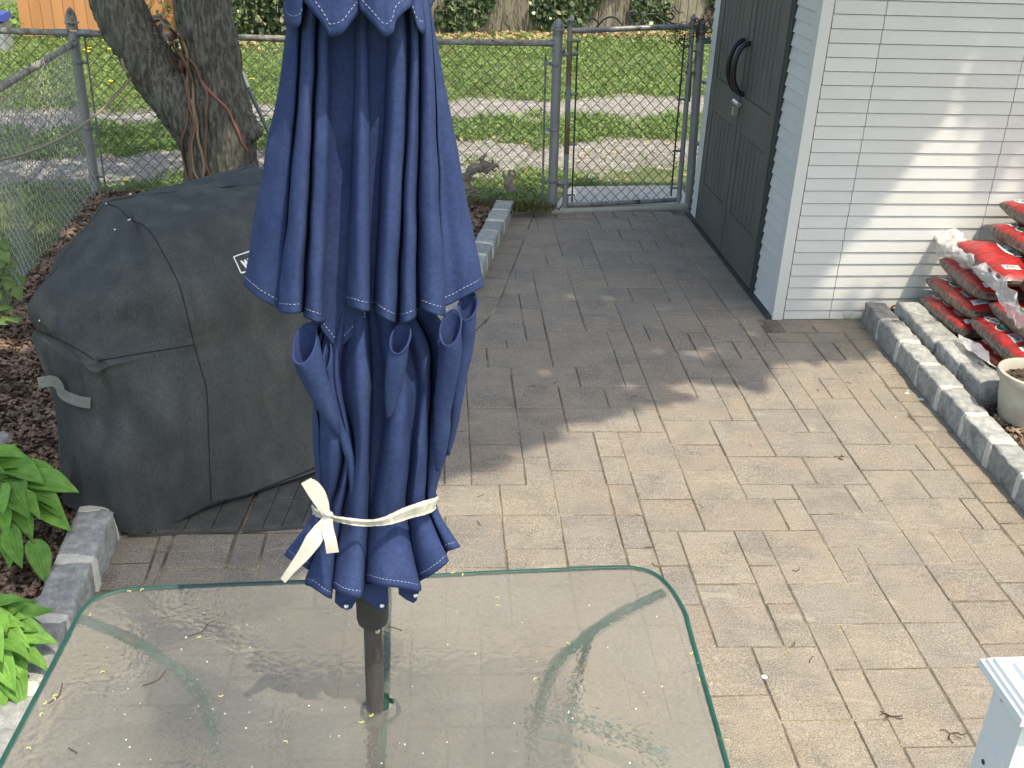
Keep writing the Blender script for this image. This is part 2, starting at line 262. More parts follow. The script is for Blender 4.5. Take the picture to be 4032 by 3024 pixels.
# ------------------------------------------------------------------ mesh helpers
class MB:
    def __init__(s): s.v=[]; s.f=[]
    def add(s,v,f):
        o=len(s.v); s.v+= [tuple(p) for p in v]; s.f+=[tuple(i+o for i in q) for q in f]; return s
    def box(s,c,size,rz=0,top=1.0,R=None):
        x,y,z=[a/2 for a in size]; R=R or Matrix.Rotation(rz,3,'Z'); c=Vector(c)
        vs=[c+R@Vector((sx*x*(top if sz>0 else 1),sy*y*(top if sz>0 else 1),sz*z)) for sz in(-1,1) for sx,sy in((-1,-1),(1,-1),(1,1),(-1,1))]
        return s.add(vs,[(3,2,1,0),(4,5,6,7),(0,1,5,4),(1,2,6,5),(2,3,7,6),(3,0,4,7)])
    def tube(s,pts,r,seg=10,cap=True,flat=1.0):
        pts=[Vector(p) for p in pts]; n=len(pts); rs=r if isinstance(r,(list,tuple)) else [r]*n
        up=None; vs=[]
        for i,p in enumerate(pts):
            t=(pts[min(i+1,n-1)]-pts[max(i-1,0)]).normalized()
            if up is None: up=t.orthogonal().normalized()
            else: up=(up-t*up.dot(t)); up=up.normalized() if up.length>1e-6 else t.orthogonal().normalized()
            b=t.cross(up)
            for k in range(seg):
                a=2*math.pi*k/seg; vs.append(p+(up*math.cos(a)*flat+b*math.sin(a))*rs[i])
        fs=[(i*seg+k,i*seg+(k+1)%seg,(i+1)*seg+(k+1)%seg,(i+1)*seg+k) for i in range(n-1) for k in range(seg)]
        if cap: fs+=[tuple(range(seg-1,-1,-1)),tuple((n-1)*seg+k for k in range(seg))]
        return s.add(vs,fs)
    def lathe(s,prof,seg=24,c=(0,0,0),R=None):
        c=Vector(c); R=R or Matrix.Identity(3); n=len(prof)
        vs=[c+R@Vector((r*math.cos(2*math.pi*k/seg),r*math.sin(2*math.pi*k/seg),z)) for r,z in prof for k in range(seg)]
        fs=[(i*seg+k,i*seg+(k+1)%seg,(i+1)*seg+(k+1)%seg,(i+1)*seg+k) for i in range(n-1) for k in range(seg)]
        if prof[0][0]>1e-5: fs.append(tuple(range(seg-1,-1,-1)))
        if prof[-1][0]>1e-5: fs.append(tuple((n-1)*seg+k for k in range(seg)))
        return s.add(vs,fs)
    def grid(s,rows,closed=False):
        h=len(rows); w=len(rows[0]); vs=[p for r in rows for p in r]
        fs=[(i*w+j,i*w+(j+1)%w,(i+1)*w+(j+1)%w,(i+1)*w+j) for i in range(h-1) for j in range(w if closed else w-1)]
        return s.add(vs,fs)
    def prism(s,poly,z0,z1,inset=0.006,bz=0.006):
        n=len(poly); c=sum((Vector((p[0],p[1],0)) for p in poly),Vector())/n
        def ins(p):
            d=Vector((p[0],p[1],0))-c; L=d.length; return c+d*max(0,(L-inset*1.4)/L) if L>1e-6 else c
        a=[Vector((p[0],p[1],z0)) for p in poly]; b=[Vector((p[0],p[1],z1-bz)) for p in poly]; t=[ins(p)+Vector((0,0,z1)) for p in poly]
        return s.add(a+b+t,[(i,(i+1)%n,n+(i+1)%n,n+i) for i in range(n)]+[(n+i,n+(i+1)%n,2*n+(i+1)%n,2*n+i) for i in range(n)]+[tuple(2*n+i for i in range(n))])
    def mesh(s,name,m,smooth=True):
        me=bpy.data.meshes.new(name); me.from_pydata(s.v,[],s.f); me.validate()
        if m: me.materials.append(m)
        if smooth:
            me.polygons.foreach_set('use_smooth',[True]*len(me.polygons))
            try: me.set_sharp_from_angle(angle=math.radians(38))
            except Exception: pass
        return me
def link(name,me,parent=None,label=None,cat=None,group=None,kind=None,loc=None):
    o=bpy.data.objects.new(name,me); COL.objects.link(o)
    if parent: o.parent=parent
    if loc is not None: o.location=loc
    for k,v in (('label',label),('category',cat),('group',group),('kind',kind)):
        if v: o[k]=v
    return o
def thing(name,loc,label,cat,group=None,rz=0):
    o=link(name,None,None,label,cat,group,None,loc); o.rotation_euler=(0,0,rz); o.empty_display_size=0.1; return o
def put(mb,name,m,parent=None,smooth=True,**k):
    """link a world-coordinate mesh; when it has a parent keep it in the parent's space"""
    me=mb.mesh(name,m,smooth)
    if parent:
        P=Matrix.Translation(parent.location)@Matrix.Rotation(parent.rotation_euler[2],4,'Z')
        q=parent
        if parent.parent:
            P=Matrix.Translation(parent.parent.location)@Matrix.Rotation(parent.parent.rotation_euler[2],4,'Z')@P
        me.transform(P.inverted())
    return link(name,me,parent,**k)
def cr(pts,n,closed=False):
    """Catmull-Rom through points"""
    P=[Vector(p) for p in pts]; out=[]; L=len(P)
    R=range(L if closed else L-1)
    for i in R:
        if closed: a,b,c,d=P[(i-1)%L],P[i],P[(i+1)%L],P[(i+2)%L]
        else: a,b,c,d=P[max(i-1,0)],P[i],P[i+1],P[min(i+2,L-1)]
        for k in range(n):
            t=k/n; out.append(0.5*((2*b)+(c-a)*t+(2*a-5*b+4*c-d)*t*t+(3*b-a-3*c+d)*t**3))
    if not closed: out.append(P[-1])
    return out
def fast_mesh(name,V,F,m):
    """numpy verts (n,3), quad or tri faces (k,3|4)"""
    me=bpy.data.meshes.new(name); nv=len(V); nf=len(F); w=F.shape[1]
    me.vertices.add(nv); me.vertices.foreach_set('co',V.astype(np.float32).ravel()); me.loops.add(nf*w); me.loops.foreach_set('vertex_index',F.astype(np.int32).ravel())
    me.polygons.add(nf); me.polygons.foreach_set('loop_start',np.arange(0,nf*w,w,dtype=np.int32)); me.update(calc_edges=True); me.validate()
    me.materials.append(m); return me
def nz(p,s=1.0,o=0.0): return noise.noise(Vector((p[0]*s+o,p[1]*s-o,p[2]*s+2*o)))
# ------------------------------------------------------------------ ground
FA=Vector((-3.08,7.38,0)); FB=G(2173,836)          # corner post, left gate post
gp=MB(); gp.add([(-300,-60,-0.02),(300,-60,-0.02),(300,500,-0.02),(-300,500,-0.02)],[(0,1,2,3)])
put(gp,'ground',M['ground'],smooth=False,kind='structure')
KL=[Vector(p).to_2d() for p in (( -0.10,7.56,0),(-0.14,7.2,0),(-0.20,6.7,0),(-0.26,6.2,0),(-0.31,5.8,0),(-0.40,5.45,0),(-0.58,5.1,0),(-0.86,4.85,0),(-1.2,4.65,0),(-1.47,4.35,0),(-1.60,3.95,0),(-1.58,3.6,0),(-1.53,3.28,0),(-1.475,2.85,0),(-1.43,2.45,0),(-1.39,2.1,0),(-1.34,1.7,0),(-1.28,1.2,0))]
KLs=[Vector((p.x,p.y)) for p in cr([(q.x,q.y,0) for q in KL],4)]
SHC=Vector((1.512,5.672)); SU=Vector((0.992,0.126)).normalized(); SV=Vector((-0.105,0.9945)).normalized()   # shed corner, siding direction, door-wall direction
SHF=SHC+SV*2.02
KR=[Vector((2.085,5.74)),Vector((2.125,5.0)),Vector((2.16,4.4)),Vector((2.20,3.8)),Vector((2.27,2.8)),Vector((2.36,1.2))]
outline=[Vector((-1.28,0.7)),Vector((2.4,0.7)),KR[-1]]+KR[-2::-1]+[SHC+SU*0.57,SHC,SHF,G(2712,830).to_2d(),FB.to_2d(),Vector((-0.10,7.56))]+KLs[1:]
sb=MB(); n=len(outline); sb.add([(p.x,p.y,0.0070) for p in outline],[tuple(range(n))])
patio=put(sb,'patio',M['sand'],smooth=False,kind='structure')
# mulch beds (raised)
def sheet_poly(name,pts,z,m,res=0.07,amp=0.02,hole=None,**k):
    xs=[p[0] for p in pts]; ys=[p[1] for p in pts]; nx=int((max(xs)-min(xs))/res)+1; ny=int((max(ys)-min(ys))/res)+1
    def inside(x,y):
        c=False; j=len(pts)-1
        for i in range(len(pts)):
            if (pts[i][1]>y)!=(pts[j][1]>y) and x<(pts[j][0]-pts[i][0])*(y-pts[i][1])/(pts[j][1]-pts[i][1])+pts[i][0]: c=not c
            j=i
        return c
    bm=bmesh.new(); g={}
    mb=MB(); idx={}
    def vid(i,j):
        if (i,j) not in idx:
            x=min(xs)+i*res; y=min(ys)+j*res; idx[(i,j)]=len(mb.v); mb.v.append((x,y,z+amp*nz((x*3,y*3,0))))
        return idx[(i,j)]
    for i in range(nx):
        for j in range(ny):
            if inside(min(xs)+(i+.5)*res,min(ys)+(j+.5)*res): mb.f.append((vid(i,j),vid(i+1,j),vid(i+1,j+1),vid(i,j+1)))
    bm.free()
    return put(mb,name,m,**k),inside
bedL=[(p.x-0.03,p.y) for p in KLs]+[(-1.3,0.6),(-3.2,0.6),(-3.2,4.0),(-2.72,5.0),(-3.1,7.36),(-0.10,7.6)]
bl,inL=sheet_poly('mulch_bed',bedL,0.085,M['mulch'],kind='structure')
bedR=[(2.22,5.78),(2.25,4.9),(2.3,4.0),(2.4,2.8),(2.5,1.0),(4.6,1.0),(4.6,6.05)]
br,inR=sheet_poly('planting_bed',bedR,0.075,M['mulch'],kind='structure')
def scatter_chips(name,inside,box,n,z,label):
    V=[];F=[]; k=0
    x=RNG.uniform(box[0],box[1],n*2); y=RNG.uniform(box[2],box[3],n*2)
    V=np.zeros((n*2*8,3)); F=[]; c=0
    base=np.array([[sx,sy,sz] for sz in(-1,1) for sx,sy in((-1,-1),(1,-1),(1,1),(-1,1))],float)
    fb=np.array([(3,2,1,0),(4,5,6,7),(0,1,5,4),(1,2,6,5),(2,3,7,6),(3,0,4,7)])
    for i in range(n*2):
        if c>=n: break
        if not inside(x[i],y[i]): continue
        L=random.uniform(0.008,0.028)*(1.5 if random.random()<0.08 else 1); W=random.uniform(0.004,0.010); H=random.uniform(0.002,0.005)
        R=Matrix.Rotation(random.uniform(0,6.28),3,'Z')@Matrix.Rotation(random.gauss(0,0.35),3,'Y')@Matrix.Rotation(random.gauss(0,0.4),3,'X')
        b=base*np.array([L,W,H]); b[4:,:2]*=0.8
        V[c*8:c*8+8]=b@np.array(R).T+np.array([x[i],y[i],z+0.02*nz((x[i]*3,y[i]*3,0))+random.uniform(0.0,0.014)]); F.append(fb+c*8); c+=1
    me=fast_mesh(name,V[:c*8],np.vstack(F),M['chip']); return link(name,me,kind='stuff',label=label)
scatter_chips('mulch_chips',inL,(-3.2,-0.2,1.6,7.4),26000,0.088,'brown bark chips covering the bed around the grill and tree')
scatter_chips('mulch_chips',inR,(2.2,3.2,3.4,5.8),4200,0.078,'brown bark chips in the bed behind the right kerb')
# ------------------------------------------------------------------ pavers
YAW=math.radians(4.6); ex=Vector((math.cos(YAW),math.sin(YAW))); ey=Vector((-ex.y,ex.x))
def clip(poly,a,nrm):      # keep the side where (p-a).nrm >= 0
    out=[]
    for i in range(len(poly)):
        p,q=poly[i],poly[(i+1)%len(poly)]; dp=(p-a).dot(nrm); dq=(q-a).dot(nrm)
        if dp>=0: out.append(p)
        if (dp>=0)!=(dq>=0): out.append(p+(q-p)*(dp/(dp-dq)))
    return out
paths=[([p.copy() for p in KLs],1,0.215,'left'),(KR,-1,0.215,'kerb'),([SHC+SU*0.57,SHC],1,0.2,'wall'),([SHC+SV*0.0,SHF],1,0.235,'door'),([G(2712,832).to_2d(),FB.to_2d(),Vector((-0.10,7.56))],1,0.19,'gate')]
polys=[]
def area(P): return abs(sum(P[i].x*P[(i+1)%len(P)].y-P[(i+1)%len(P)].x*P[i].y for i in range(len(P))))/2
# inward normals
segs=[]
for pts,sg,wd,nm in paths:
    for i in range(len(pts)-1):
        a,b=pts[i],pts[i+1]; d=(b-a)
        if d.length<1e-4: continue
        d=d.normalized(); nr=Vector((-d.y,d.x))
        cen={'left':Vector((0.6,3.8)),'kerb':Vector((0.6,4.0)),'wall':Vector((1.7,4.5)),'door':Vector((0.6,6.6)),'gate':Vector((0.6,6))}[nm]
        if nm=='left':
            nr=Vector((-d.y,d.x)); 
        elif (cen-a).dot(nr)<0: nr=-nr
        segs.append((a,b,d,nr,wd,nm))
def inpoly(x,y,P):
    c=False; j=len(P)-1
    for i in range(len(P)):
        if (P[i].y>y)!=(P[j].y>y) and x<(P[j].x-P[i].x)*(y-P[i].y)/(P[j].y-P[i].y)+P[i].x: c=not c
        j=i
    return c
def sdist(p,s):
    a,b,d=s[0],s[1],s[2]; t=max(0,min((b-a).length,(p-a).dot(d))); return (p-(a+d*t)).length
# soldier borders
for pts,sg,wd,nm in paths:
    S=[s for s in segs if s[5]==nm]; tot=0
    flat=[]; step=0.006
    for a,b,d,nr,_,_ in S:
        L=(b-a).length; k=max(1,int(L/step))
        for i in range(k): flat.append((a+d*(L*i/k),nr))
    pitch=0.152 if nm!='wall' else 0.188
    npv=int(len(flat)*step/pitch)
    for i in range(npv):
        i0=int(round((i*pitch)/step))+1; i1=min(len(flat)-1,int(round(((i+1)*pitch)/step))-1)
        p0,n0=flat[min(i0,len(flat)-1)]; p1,n1=flat[i1]; e0=0.018+random.uniform(0,0.006); wdd=wd-0.006
        if nm=='left': e0=(0.052 if p0.y<3.3 else 0.03)+random.uniform(0,0.008); n0=(flat[max(0,i0-15)][1]+flat[min(len(flat)-1,i0+15)][1]).normalized(); n1=(flat[max(0,i1-15)][1]+flat[min(len(flat)-1,i1+15)][1]).normalized()
        q=[p0+n0*e0,p1+n1*e0,p1+n1*(wdd),p0+n0*(wdd)]
        if nm=='gate' and (q[3].x>SHF.x-0.05): continue
        if nm=='door' and i*pitch>1.92: continue
        if nm=='wall' and i*pitch<0.15: continue
        polys.append(q)
# field
CE=0.114; NX,NY=38,65; org=Vector((-1.75,0.85)); occ=[[0]*(NY) for _ in range(NX)]
sizes=[(3,2)]*5+[(2,2)]*4+[(2,1)]*2+[(1,2)]*2+[(2,3)]*2
rr=random.Random(5)
for j in range(NY):
    for i in range(NX):
        if occ[i][j]: continue
        opts=sizes[:]; rr.shuffle(opts); opts+= [(2,1),(1,2),(1,1)]
        for a,b in opts:
            if i+a<=NX and j+b<=NY and all(not occ[i+u][j+v] for u in range(a) for v in range(b)):
                for u in range(a):
                    for v in range(b): occ[i+u][j+v]=1
                g=0.0020+rr.uniform(0,0.0012)+(0.003 if (i*CE<1.35 and j*CE<2.8) else 0)
                jr=[rr.uniform(-0.0022,0.0022) for _ in range(4)]
                P=[org+ex*(i*CE+g+jr[0])+ey*(j*CE+g+.0012+jr[1]),org+ex*((i+a)*CE-g+jr[2])+ey*(j*CE+g+.0012+jr[1]),org+ex*((i+a)*CE-g+jr[2])+ey*((j+b)*CE-g-.0012+jr[3]),org+ex*(i*CE+g+jr[0])+ey*((j+b)*CE-g-.0012+jr[3])]
                c=(P[0]+P[2])/2
                ok=True
                near=[s for s in segs if sdist(c,s)<s[4]+0.25]
                if not near and not inpoly(c.x,c.y,outline): break
                A0=area(P)
                # clip against borders (only the nearest segment of each border)
                for nm in set(s[5] for s in near):
                    ss=sorted([s for s in near if s[5]==nm],key=lambda s:sdist(c,s))[:2]
                    for s in ss:
                        if nm in('wall','door') and not ((c-s[0]).dot(s[2])>-0.05 and (c-s[0]).dot(s[2])<(s[1]-s[0]).length+0.3):
                            continue
                        if nm=='door' and c.y<5.45: continue
                        if nm=='wall' and c.x<1.46: continue
                        P=clip(P,s[0]+s[3]*(s[4]+0.004),s[3])
                        if len(P)<3: ok=False; break
                    if not ok: break
                if not ok or area(P)<0.0012: break
                c=sum(P,Vector((0,0)))/len(P)
                if not inpoly(c.x,c.y,outline): break
                polys.append(P)
                break
PZ=0.012
items=[]
for P in polys:
    if len(P)<3: continue
    c=sum(P,Vector((0,0)))/len(P)
    px,py,dp=lens_place((c.x,c.y,0)); vis=(-150<px<4180 and -100<py<3250)
    behind=(px<1700 and 1000<py<2000 and c.x<-0.3 and c.y>3.6)
    items.append(((area(P)/dp**2.4)*(1 if vis else 0.001)*(0.2 if behind else 1),P,c))
items.sort(key=lambda t:-t[0])
rest=MB()
for k,(sc_,P,c) in enumerate(items):
    # orient so that local x runs along the stone
    sgn=sum(P[i].x*P[(i+1)%len(P)].y-P[(i+1)%len(P)].x*P[i].y for i in range(len(P)))
    if sgn<0: P=P[::-1]
    dz=random.uniform(-0.0016,0.0016)
    if k<298:
        mb=MB(); mb.prism([(p.x,p.y) for p in P],-0.03,PZ+dz,inset=0.0035,bz=0.0035)
        # tilt a hair
        tx,ty=random.gauss(0,0.006),random.gauss(0,0.006)
        mb.v=[(x,y,z+(x-c.x)*tx+(y-c.y)*ty) for x,y,z in mb.v]
        put(mb,'paver',M['paver'],patio,smooth=False)
    else: rest.prism([(p.x,p.y) for p in P],-0.03,PZ+dz,inset=0.005,bz=0.004)
put(rest,'paver_remainder',M['paver'],patio,smooth=False,kind='stuff')
# ------------------------------------------------------------------ granite kerbs
def stone_mesh(L,W,H,seed,name='granite_stone',m=None,rough=0.010):
    """rough cut block, local x along, origin at the base centre"""
    nx,ny,nzz=16,9,8; mb=MB()
    def P(x,y,z):
        X=(x-.5)*L; Y=(y-.5)*W; Zc=z*H
        k=0.004; 
        ex_=abs(x-.5)*2; ey_=abs(y-.5)*2
        Zc-= k*(max(0,ex_-.8)*3+max(0,ey_-.7)*2.2) if z>0.9 else 0
        n1=Vector((noise.noise(Vector((X*16+seed*7.1,Y*16,Zc*16))),noise.noise(Vector((X*16,Y*16+seed*3.3,Zc*16+5))),noise.noise(Vector((X*14-seed,Y*14+9,Zc*14)))))
        n2=Vector((noise.noise(Vector((X*50+seed*7.1,Y*50,Zc*50))),noise.noise(Vector((X*50,Y*50+seed,Zc*50+5))),noise.noise(Vector((X*55-seed,Y*55+9,Zc*55)))))
        n3=Vector((noise.noise(Vector((X*120+seed,Y*120,Zc*120))),noise.noise(Vector((X*120,Y*120+seed,Zc*120+5))),noise.noise(Vector((X*120-seed,Y*120+9,Zc*120)))))
        return Vector((X,Y,Zc))+n1*rough*0.75+n2*rough*0.35+n3*rough*0.3
    def face(f,a,b):
        mb.grid([[P(*f(i/a,j/b)) for j in range(b+1)] for i in range(a+1)])
    face(lambda u,v:(u,v,1),nx,ny); face(lambda u,v:(u,0,v),nx,nzz); face(lambda u,v:(1-u,1,v),nx,nzz); face(lambda u,v:(0,1-u,v),ny,nzz); face(lambda u,v:(1,u,v),ny,nzz)
    me=mb.mesh(name,m or M['granite']); 
    bm=bmesh.new(); bm.from_mesh(me); bmesh.ops.remove_doubles(bm,verts=bm.verts,dist=1e-5); bmesh.ops.recalc_face_normals(bm,faces=bm.faces); bm.to_mesh(me); bm.free(); return me
def kerb(name,pts,off,pitch,W,H,label,m,start=0.0,mort=0.013,seed0=0,rough=0.010,stagger=0.0):
    t=thing(name,(pts[0][0],pts[0][1],0),label,'kerb')
    flat=[]; 
    for i in range(len(pts)-1):
        a,b=Vector(pts[i][:2]),Vector(pts[i+1][:2]); L=(b-a).length; 
        for k in range(max(1,int(L/0.005))): flat.append(a+(b-a)*(k*0.005/L))
    s=start; i=0; mm=MB()
    while True:
        L=pitch*random.uniform(0.93,1.07); i0=int(s/0.005); i1=int((s+L)/0.005)
        if i1>=len(flat): break
        a,b=flat[i0],flat[i1]; d=(b-a).normalized(); nr=Vector((-d.y,d.x)); ll=(b-a).length
        Wc=W*random.uniform(0.95,1.06); Hc=H*random.uniform(0.96,1.04)
        c=(a+b)/2+nr*(off*(abs(off)+Wc/2)/max(abs(off),1e-6) if off else Wc/2)
        me=stone_mesh(ll-mort,Wc,Hc,seed0+i,m=m,rough=rough); o=link('stone',me,t); o.location=(c.x-t.location.x,c.y-t.location.y,0); o.rotation_euler=(0,0,math.atan2(d.y,d.x)+random.uniform(-.015,.015))
        cb=b+nr*(off*(abs(off)+Wc/2)/max(abs(off),1e-6) if off else Wc/2)
        # mortar that bulges out of the joint over top and face
        rzz=math.atan2(d.y,d.x); R=Matrix.Rotation(rzz,3,'Z')
        for q in range(1):
            prof=[(-Wc/2-0.004,0.0),(-Wc/2-0.005,H*0.5),(-Wc/2-0.004,H*0.90),(-Wc/2+0.004,H+0.001),(-Wc/2+0.02,H+0.004),(0,H+0.004),(Wc/2-0.02,H+0.003),(Wc/2-0.003,H-0.003),(Wc/2+0.003,H*0.85),(Wc/2+0.003,0)]
            rws=[[],[],[],[]]
            for y,z in prof:
                hw=mort*random.uniform(0.75,1.1); yi,zi=y*0.86,z-0.012
                for rw,(dx,yy,zz) in zip(rws,((-hw-.004,yi,zi),(-hw,y,z),(hw,y,z),(hw+.004,yi,zi))): rw.append(Vector((cb.x,cb.y,0))+R@Vector((dx+random.uniform(-.0015,.0015),yy,max(zz,0))))
            mm.grid(rws)
        s+=L; i+=1
    put(mm,'mortar',M['mortar'],t)
    return t
# right kerb: runs toward the camera from the shed
kr=[(2.088,5.70),(2.122,5.0),(2.158,4.4),(2.20,3.8),(2.27,2.8),(2.36,1.3)]
kerb('granite_kerb',kr,1e-9,0.278,0.118,0.132,'mortared grey granite kerb running from the shed past the planter',M['granite'],mort=0.016,seed0=3)
# left kerb: from the gate curving round behind the grill to the hosta bed
klp=[(p.x,p.y) for p in KLs][1:]
kerb('granite_kerb',[p for p in klp if p[1]>4.2],-1e-9,0.235,0.125,0.115,'pale granite kerb curving from the gate to behind the umbrella',M['granite_pale'],mort=0.006,seed0=40,rough=0.006)
kerb('granite_kerb',[p for p in klp if p[1]<=4.25],-1e-9,0.30,0.13,0.14,'grey granite kerb with white mortar joints beside the hostas',M['granite'],mort=0.022,seed0=80)
# loose blocks behind the right kerb
for i,(x,y,rz,L,lb) in enumerate(((2.252,5.47,-1.50,0.25,'loose granite block nearest the shed wall, behind the right kerb'),(2.272,5.20,-1.52,0.27,'loose granite block under the lowest red bag, second from the shed'),(2.298,4.93,-1.50,0.27,'loose granite block with crumpled clear film lying on it'),(2.322,4.66,-1.52,0.28,'loose granite block in front of the cream flower pot'))):
    o=link('granite_block',stone_mesh(L,0.145,0.145,200+i*5,m=M['granite'],rough=0.011),None,lb,'stone block','loose granite blocks behind the kerb',loc=(x,y,0.035)); o.rotation_euler=(random.uniform(-.03,.03),random.uniform(-.03,.03),rz+random.uniform(-.03,.03))
# concrete slab at the gate
cs=MB(); a=G(2178,846); b=G(2716,822); dv=(b-a).normalized(); nn_=Vector((-dv.y,dv.x,0))
q=[a-dv*0.02,b+dv*0.03,G(2676,745),G(2240,750)]; cs.prism([(p.x,p.y) for p in q],-0.04,0.035,inset=0.01,bz=0.01)
put(cs,'concrete_step',M['concrete'],smooth=False,label='pale concrete slab lying under the chain-link gate',cat='slab')
# ------------------------------------------------------------------ chain link
def chainlink(p0,p1,z0,z1,pitch=0.082,r=0.0029,curl=0.003,skip=None,wob=0.0):
    """interlocked zigzag strands between two posts"""
    mb=MB(); p0=Vector(p0);p1=Vector(p1); L=(p1-p0).to_2d().length; d=(p1-p0); d.z=0; d.normalize(); nr=Vector((-d.y,d.x,0)); h=pitch/2
    n=int(L/h); k=int((z1-z0)/h)
    for i in range(n):
        pts=[]
        for j in range(k+1):
            s=i*h+(h if (j+i)%2==0 else 0)*1.0; s=min(s+0.001,L); z=z0+j*h
            o=curl*(1 if (j+i)%2==0 else -1)
            w=wob*nz((s,z,3),1.5)
            pts.append(p0+d*s+nr*(o+w)+Vector((0,0,z)))
        # bends: a short rounded knuckle
        P2=[]
        for j,p in enumerate(pts):
            if 0<j<len(pts)-1:
                P2+= [p+(pts[j-1]-p)*0.12+nr*0.0,p+nr*(-curl*0.9 if (j+i)%2==0 else curl*0.9),p+(pts[j+1]-p)*0.12]
            else: P2.append(p)
        mb.tube(P2,r,3,cap=False)
    return mb
def acorn(mb,c,r,h,seg=14):
    mb.lathe([(r*1.0,-0.045),(r*1.02,-0.008),(r*1.35,-0.004),(r*1.35,0.004),(r*1.0,0.010),(r*1.02,h*.3),(r*0.92,h*.5),(r*0.70,h*0.72),(r*0.38,h*0.9),(r*0.15,h*.97),(0,h)],seg,c)
def band(mb,c,r,h=0.022,dirv=None,ear=0.03):
    mb.lathe([(r+0.0035,-h/2),(r+0.0045,-h/2+0.002),(r+0.0045,h/2-0.002),(r+0.0035,h/2)],14,c)
    if dirv is not None:
        c=Vector(c); mb.box(c+dirv*(r+ear/2),(ear,0.012,h*0.8),math.atan2(dirv.y,dirv.x)); mb.tube([c+dirv*(r+ear*0.7)+Vector((-dirv.y,dirv.x,0))*-0.014,c+dirv*(r+ear*0.7)+Vector((-dirv.y,dirv.x,0))*0.014],0.006,6)
fd=(FB-FA); fd.z=0; fdir=fd.normalized()
RZ=1.205
bf=thing('chain_link_fence',FA,'chain-link fence along the alley, from corner post to gate post','fence')
# corner post
m_=MB(); m_.tube([FA+Vector((0,0,-0.02)),FA+Vector((0,0,1.20))],0.034,16); put(m_,'post',M['galv_clean'],bf,label='corner post with a tall acorn cap')
m_=MB(); acorn(m_,FA+Vector((0,0,1.262)),0.036,0.10); c_=put(m_,'post_cap',M['lichen'],bf)
for z in (1.0,0.55,0.2): m_=MB(); band(m_,FA+Vector((0,0,z)),0.034,dirv=fdir); put(m_,'tension_band',M['galv'],bf)
# gate post (left)
GL=FB.copy(); GLt=D(2197,120,GL.y)
m_=MB(); m_.tube([GL+Vector((0,0,-0.02)),Vector((GLt.x+0.0,GL.y,1.30))],0.035,16); put(m_,'post',M['galv_clean'],bf,label='gate post carrying the hinges')
m_=MB(); acorn(m_,Vector((GLt.x,GL.y,1.315)),0.038,0.075); put(m_,'post_cap',M['galv'],bf)
for z in (1.08,0.62,0.24,0.06): m_=MB(); band(m_,GL+Vector((-0.03*z,0,z)),0.035,dirv=-fdir,ear=0.045); put(m_,'tension_band',M['galv'],bf)
ra=FA+fdir*0.05+Vector((0,0,RZ-0.01)); rb=FB-fdir*0.03+Vector((0,0,RZ+0.015))
m_=MB(); m_.tube([ra.lerp(rb,t)+Vector((0,0,-0.008*math.sin(t*math.pi))) for t in [i/12 for i in range(13)]],0.021,12); put(m_,'top_rail',M['lichen'],bf)
for e,dv_ in ((ra,fdir),(rb,-fdir)): m_=MB(); m_.tube([e-dv_*0.02,e+dv_*0.075],0.0255,12); put(m_,'rail_end',M['galv'],bf)
m_=MB(); tb=GL-fdir*0.075; m_.tube([tb+Vector((0,0,0.03)),tb+Vector((-0.03,0,1.15))],0.008,6); put(m_,'tension_bar',M['galv'],bf); m_=MB(); tb=FA+fdir*0.07; m_.tube([tb+Vector((0,0,0.03)),tb+Vector((0,0,1.17))],0.007,6); put(m_,'tension_bar',M['galv'],bf)
m_=chainlink(FA+fdir*0.07,FB-fdir*0.075,0.02,RZ+0.035); put(m_,'wire_mesh',M['wire'],bf,smooth=False,kind='stuff')
# continuing fence left of the corner (neighbour side)
FC=FA-fdir*2.6
lf=thing('chain_link_fence',FC,'chain-link fence continuing past the corner post to the far left','fence')
m_=MB(); ea=FA-fdir*0.06+Vector((0,0,RZ-0.012)); m_.tube([ea,FC+Vector((0,0,RZ))],0.021,12); put(m_,'top_rail',M['lichen'],lf)
m_=MB(); m_.tube([ea+fdir*0.03,ea-fdir*0.07],0.0255,12); m_.box(FA-fdir*0.035+Vector((0,0,RZ-0.012)),(0.05,0.02,0.02),math.atan2(fdir.y,fdir.x)); put(m_,'rail_end',M['galv'],lf)
m_=MB(); m_.tube([FC+Vector((0,0,-0.02)),FC+Vector((0,0,1.24))],0.03,14); put(m_,'post',M['galv_clean'],lf)
m_=chainlink(FC,FA-fdir*0.04,0.02,RZ+0.02); put(m_,'wire_mesh',M['wire'],lf,smooth=False,kind='stuff')
# side fence toward the camera
sdir=Vector((0.135,-0.99,0)).normalized(); FS=FA+sdir*6.2
sf=thing('chain_link_fence',FS,'side chain-link fence with a lichened rail running toward the camera','fence')
m_=MB(); s0=FA+sdir*0.05+Vector((0,0,1.13)); m_.tube([s0,FS+Vector((0,0,1.16))],0.021,12); put(m_,'top_rail',M['lichen'],sf)
m_=MB(); m_.tube([s0-sdir*0.03,s0+sdir*0.06],0.0255,12); put(m_,'rail_end',M['galv'],sf); m_=MB(); s1=FA+sdir*1.75+Vector((0,0,1.138)); m_.tube([s1-sdir*0.05,s1+sdir*0.05],0.0245,12); put(m_,'rail_end',M['galv'],sf)
m_=MB(); m_.tube([FS+Vector((0,0,-0.02)),FS+Vector((0,0,1.2))],0.03,14); put(m_,'post',M['galv_clean'],sf); m_=MB(); m_.tube([FA+sdir*3.1,FA+sdir*3.1+Vector((0,0,1.15))],0.026,12); put(m_,'post',M['galv_clean'],sf)
m_=chainlink(FA+sdir*0.04,FS,0.02,1.17,r=0.0026,curl=0.012,wob=0.06); put(m_,'wire_mesh',M['wire_bright'],sf,smooth=False,kind='stuff')
